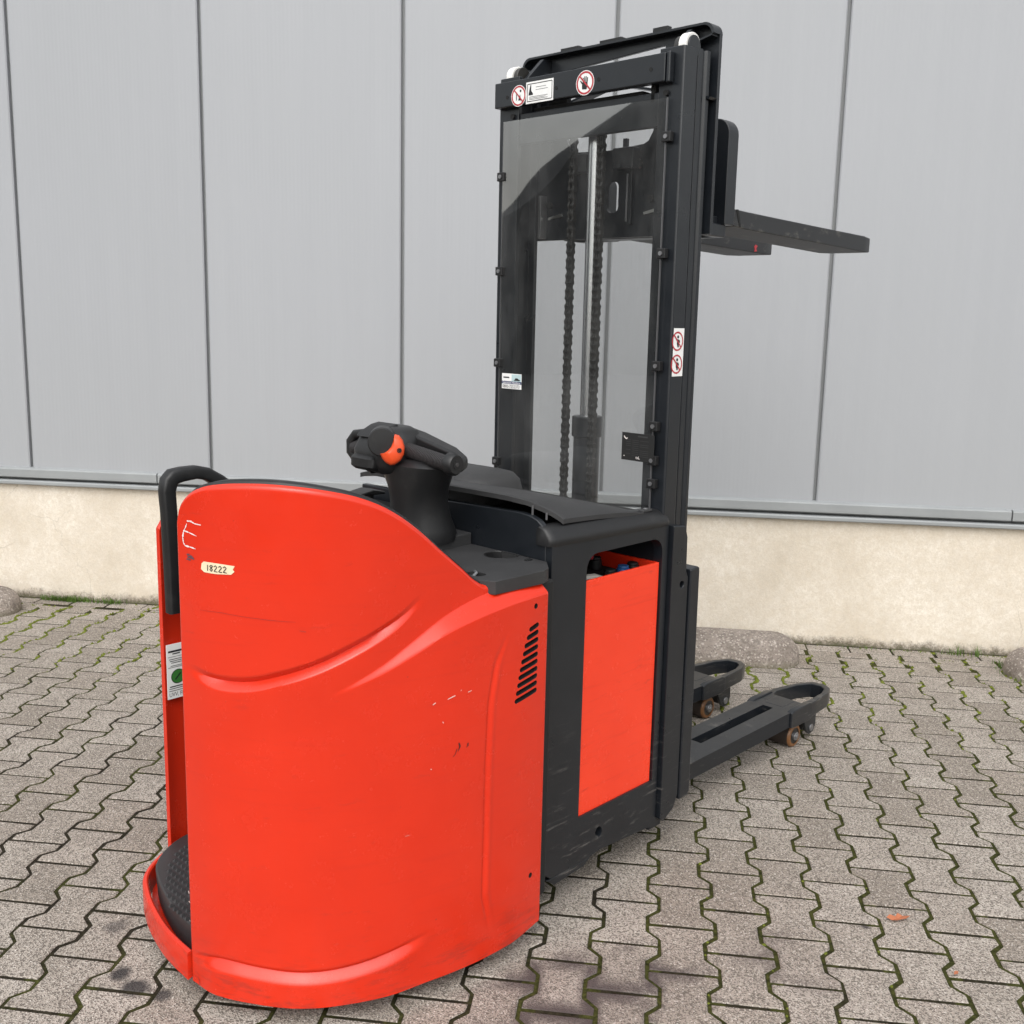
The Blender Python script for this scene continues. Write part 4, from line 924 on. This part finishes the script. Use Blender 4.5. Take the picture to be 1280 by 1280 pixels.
# ---- support legs with tandem load wheels
def leg(s):
    lg = empty('support_leg'); lg.parent = T
    ya, yb = (-.268, -.098) if s < 0 else (.110, .280); ym = (ya+yb)/2
    zt, zb = .165, .107
    ol = [(.40, ya), (1.30, ya), (1.315, ya-.008), (1.36, ya-.0073), (1.36, yb+.008), (1.315, yb+.008), (1.30, yb), (.40, yb)]
    tip = [(1.3605, ya-.0073), (1.46, ya-.006), (1.595, ya+.004), (1.650, ya+.024), (1.672, ya+.055), (1.668, yb-.062), (1.60, yb-.026), (1.50, yb), (1.45, yb+.008), (1.3605, yb+.008)]
    slot_ = [(.835, ym-.016), (.835, ym+.026), (1.30, ym+.026), (1.30, ym-.016)]
    nose = [(1.425, ya+.022), (1.43, yb-.028), (1.47, yb-.020), (1.585, yb-.042), (1.640, yb-.070), (1.644, ya+.060), (1.628, ya+.038), (1.575, ya+.022), (1.48, ya+.018)]
    part(MB().plate(ol, [slot_[::-1]], 'xy', zb+.002, zt), 'leg_beam', 'dark', lg, 0)
    part(MB().plate(tip, [nose[::-1]], 'xy', zb+.002, zt), 'leg_tip', 'dark', lg, .003)
    part(MB().box(.84, 1.285, ym-.014, ym+.024, .120, .135), 'slot_floor', 'fork', lg, 0)
    part(MB().prism([(1.30, .165), (1.325, .171), (1.435, .171), (1.455, .165), (1.455, .110), (1.435, .103), (1.325, .103), (1.30, .108)], 'xz', ya-.009, ya+.016).prism([(1.30, .165), (1.325, .171), (1.435, .171), (1.455, .165), (1.455, .110), (1.435, .103), (1.325, .103), (1.30, .108)], 'xz', yb-.016, yb+.009), 'leg_cheek', 'dark', lg, .004)
    part(MB().tube([(1.30, ym, .150), (1.40, ym, .150)], .016, 10).box(1.33, 1.42, ym-.04, ym+.04, .138, .166), 'leg_pivot', 'dark', lg, .004)
    for xw in (1.392,):
        w = empty('load_wheel'); w.parent = lg
        yw0, yw1 = ym-.062, ym+.062
        rg = [[(xw+r*math.cos(a), y, .0445+r*math.sin(a)) for a in np.linspace(0, 2*math.pi, 33)[:-1]] for y, r in ((yw0, .030), (yw0, .0385), (yw0+.003, .0425), (yw0+.008, .0442), (yw1-.008, .0442), (yw1-.003, .0425), (yw1, .0385), (yw1, .030))]
        mb = MB(); mb.rings(rg[:4], caps=False); mb.cur = 1; mb.rings(rg[3:5], caps=False); mb.cur = 0; mb.rings(rg[4:], caps=False)
        # tyre and hub share the wheel's own mesh data: kept as one sub-part each
        t_ = mb.mesh('tyre', [M['tyre'], M['tread']]); bpy.data.objects.remove(w)
        wo = link('load_wheel', t_, lg)
        MB().cyl((xw, yw0+.002, .0445), (xw, yw1-.002, .0445), .031, 24).build('wheel_hub', M['chain'], lg, .002)
        MB().cyl((xw, yw0-.008, .0445), (xw, yw0+.004, .0445), .016, 18).cyl((xw, yw0-.012, .0445), (xw, yw0-.007, .0445), .008, 12).build('axle_nut', M['zinc'], lg, .002)
    for y in (ym-.059, ym+.059):
        part(MB().prism([(1.445, .112), (1.520, .118), (1.545, .090), (1.545, .050), (1.530, .026), (1.500, .020), (1.478, .036), (1.462, .066), (1.452, .088)], 'xz', y-.005, y+.005), 'wheel_yoke', 'dark', lg, .002)
    part(MB().cyl((1.510, ym-.068, .045), (1.510, ym+.068, .045), .014, 16), 'yoke_pin', 'zinc', lg, .002)
    part(MB().box(1.475, 1.530, ym-.052, ym+.052, .035, .110), 'yoke_block', 'chain', lg, .008)
leg(-1); leg(1)
part(MB().box(.36, .50, -.28, .29, .10, .30), 'mast_base', 'dark', None, .004)

# ---- stickers on the mast
def fm(off): return lambda y, z: (.330-off, y, z)
def sign(mb, cy, cz, r, f, k=1.0):
    mb.cur = 0; mb.add([f(.0006)(y, z) for y, z in circ(cy, cz, r, 28)], [tuple(range(28))])
    mb.cur = 1; c = circ(cy, cz, r*.86, 28); mb.add(*ribbon(c+[c[0]], r*.16, f(.0009)))
def slash(mb, cy, cz, r, f, sgn=1):
    mb.cur = 1; mb.add(*ribbon([(cy+sgn*r*.58, cz+r*.58), (cy-sgn*r*.58, cz-r*.58)], r*.14, f(.0014)))
def poly(mb, pts, f, off=.0010):
    mb.cur = 2; mb.add([f(off)(a, b) for a, b in pts], [tuple(range(len(pts)))])
mb = MB(); cy, cz, r = .225, 2.199, .030; sign(mb, cy, cz, r, fm)
poly(mb, circ(cy-.008, cz+.013, .0035, 10), fm); poly(mb, [(cy+.010, cz+.010), (cy+.007, cz+.010), (cy+.007, cz-.012), (cy+.010, cz-.012)], fm); poly(mb, [(cy-.002, cz-.004), (cy-.006, cz+.004), (cy-.009, cz-.006), (cy-.011, cz-.014), (cy+.001, cz-.013)], fm)
slash(mb, cy, cz, r, fm); part(mb, 'no_standing_sign', ('white', 'signred', 'ink'), cb, 0)
mb = MB(); cy, cz, r = -.030, 2.203, .033; sign(mb, cy, cz, r, fm)
poly(mb, [(cy+.010, cz-.016), (cy-.006, cz-.018), (cy-.010, cz-.006), (cy-.009, cz+.002), (cy+.008, cz+.002), (cy+.011, cz-.006)], fm)
for i in range(4):
    y = cy+.0065-i*.0048; poly(mb, [(y+.0017, cz+.001), (y-.0017, cz+.001), (y-.0017-i*.0004, cz+.014+(.003 if i in (1, 2) else 0)), (y+.0017-i*.0004, cz+.014+(.003 if i in (1, 2) else 0))], fm)
poly(mb, [(cy+.010, cz-.004), (cy+.018, cz+.006), (cy+.016, cz+.008), (cy+.008, cz+.001)], fm)
slash(mb, cy, cz, r, fm); part(mb, 'no_reaching_sign', ('white', 'signred', 'ink'), cb, 0)
mb = MB(); A = lambda a, b: (.195-a*.107, 2.172+b*.060)
mb.add([fm(.0006)(*A(a, b)) for a, b in ((0, 0), (1, 0), (1, 1), (0, 1))], [(0, 1, 2, 3)]); mb.cur = 2
for p in ([(.05, .1), (.95, .1)], [(.95, .1), (.95, .9)], [(.95, .9), (.05, .9)], [(.05, .9), (.05, .1)]): mb.add(*ribbon([A(*q) for q in p], .0022, fm(.0009)))
poly(mb, [A(*q) for q in ((.10, .45), (.16, .85), (.19, .85), (.19, .60), (.26, .45), (.26, .38), (.10, .38))], fm)
for i in range(5):
    z = .30-.06*i if i < 3 else .72-.12*(i-3); x0 = .12 if i < 3 else .36; mb.add(*ribbon([A(x0, z), A(.80-.07*(i % 2), z)], .0012, fm(.0009)))
part(mb, 'instruction_sticker', ('white', 'signred', 'ink'), cb, 0)
# service sticker on the screen
def fs_(off): return lambda y, z: (.3402-off, y, z)
S = lambda a, b: (.281-a*.084, 1.337+b*.047)
mb = MB(); mb.add([fs_(.0004)(*S(a, b)) for a, b in ((0, 0), (1, 0), (1, 1), (0, 1))], [(0, 1, 2, 3)])
mb.cur = 3; mb.add([fs_(.0008)(*S(a, b)) for a, b in ((.5, .5), (.98, .5), (.98, .96), (.5, .96))], [(0, 1, 2, 3)])
mb.cur = 1; mb.add([fs_(.0008)(*S(a, b)) for a, b in ((0, .32), (1, .32), (1, .5), (0, .5))], [(0, 1, 2, 3)])
mb.cur = 2; poly(mb, [S(*q) for q in ((.60, .55), (.93, .55), (.93, .62), (.85, .66), (.80, .72), (.70, .72), (.66, .62))], fs_, .0012)
mb.add(*ribbon([S(.08, .74), (S(.38, .75))], .004, fs_(.0010)))
for (tx, w, a, b, mi) in (('Service Hotline', .9, .5, .41, 0), ('0800-7252373', .86, .48, .15, 2)):
    v, f = text2d(tx, .011 if mi == 0 else .014, w*.084); mb.cur = mi; c0 = S(a, b); mb.add([fs_(.0012)(c0[0]-p, c0[1]+q_) for p, q_ in v], f)
part(mb, 'service_sticker', ('white', 'navy', 'ink', 'cyan'), scr, 0)
# black type plate
npl = part(MB().box(.332, .3335, -.318, -.206, 1.168, 1.246), 'type_plate', 'void', scr, .0008)
def fp_(off): return lambda y, z: (.332-off, y, z)
mb = MB()
for i in range(9):
    z = 1.226-i*.0055
    for a, w in ((-.222, .016), (-.243, .022), (-.270, .030)):
        if random.random() < .85: mb.add(*ribbon([(a, z), (a-w, z)], .0011, fp_(.0004)))
mb.add(*ribbon([(-.262, 1.238), (-.296, 1.238)], .004, fp_(.0004))); mb.cur = 1
mb.add(*ribbon([(-.214, 1.236), (-.217, 1.231), (-.222, 1.228), (-.226, 1.231)], .003, fp_(.0005)))
v, f = text2d('tsL', .012); mb.add([fp_(.0005)(-.264-a, 1.178+b) for a, b in v], f); mb.add([fp_(.0005)(y, z) for y, z in circ(-.216, 1.180, .0016, 8)], [tuple(range(8))])
part(mb, 'plate_print', (plain and 'grey', 'chalk'), scr, 0)
# pair of prohibition signs on the near mast flank
def fy(off): return lambda x, z: (x, -.3445-off, z)
mb = MB(); mb.add([fy(.0004)(x, z) for x, z in ((.362, 1.408), (.411, 1.408), (.411, 1.538), (.362, 1.538))], [(0, 1, 2, 3)])
for cz in (1.503, 1.441):
    mb.cur = 1; c = circ(.381, cz, .024, 26); mb.add(*ribbon(c+[c[0]], .0045, fy(.0009)))
    poly(mb, circ(.383, cz+.012, .0045, 10), fy); poly(mb, [(.379, cz+.006), (.390, cz+.004), (.393, cz-.004), (.386, cz-.003), (.388, cz-.016), (.382, cz-.016), (.378, cz-.006)], fy)
    mb.cur = 1; mb.add(*ribbon([(.364, cz+.017), (.398, cz-.017)], .0042, fy(.0014)))
part(mb, 'warning_sticker', ('white', 'signred', 'ink'), ms, 0)
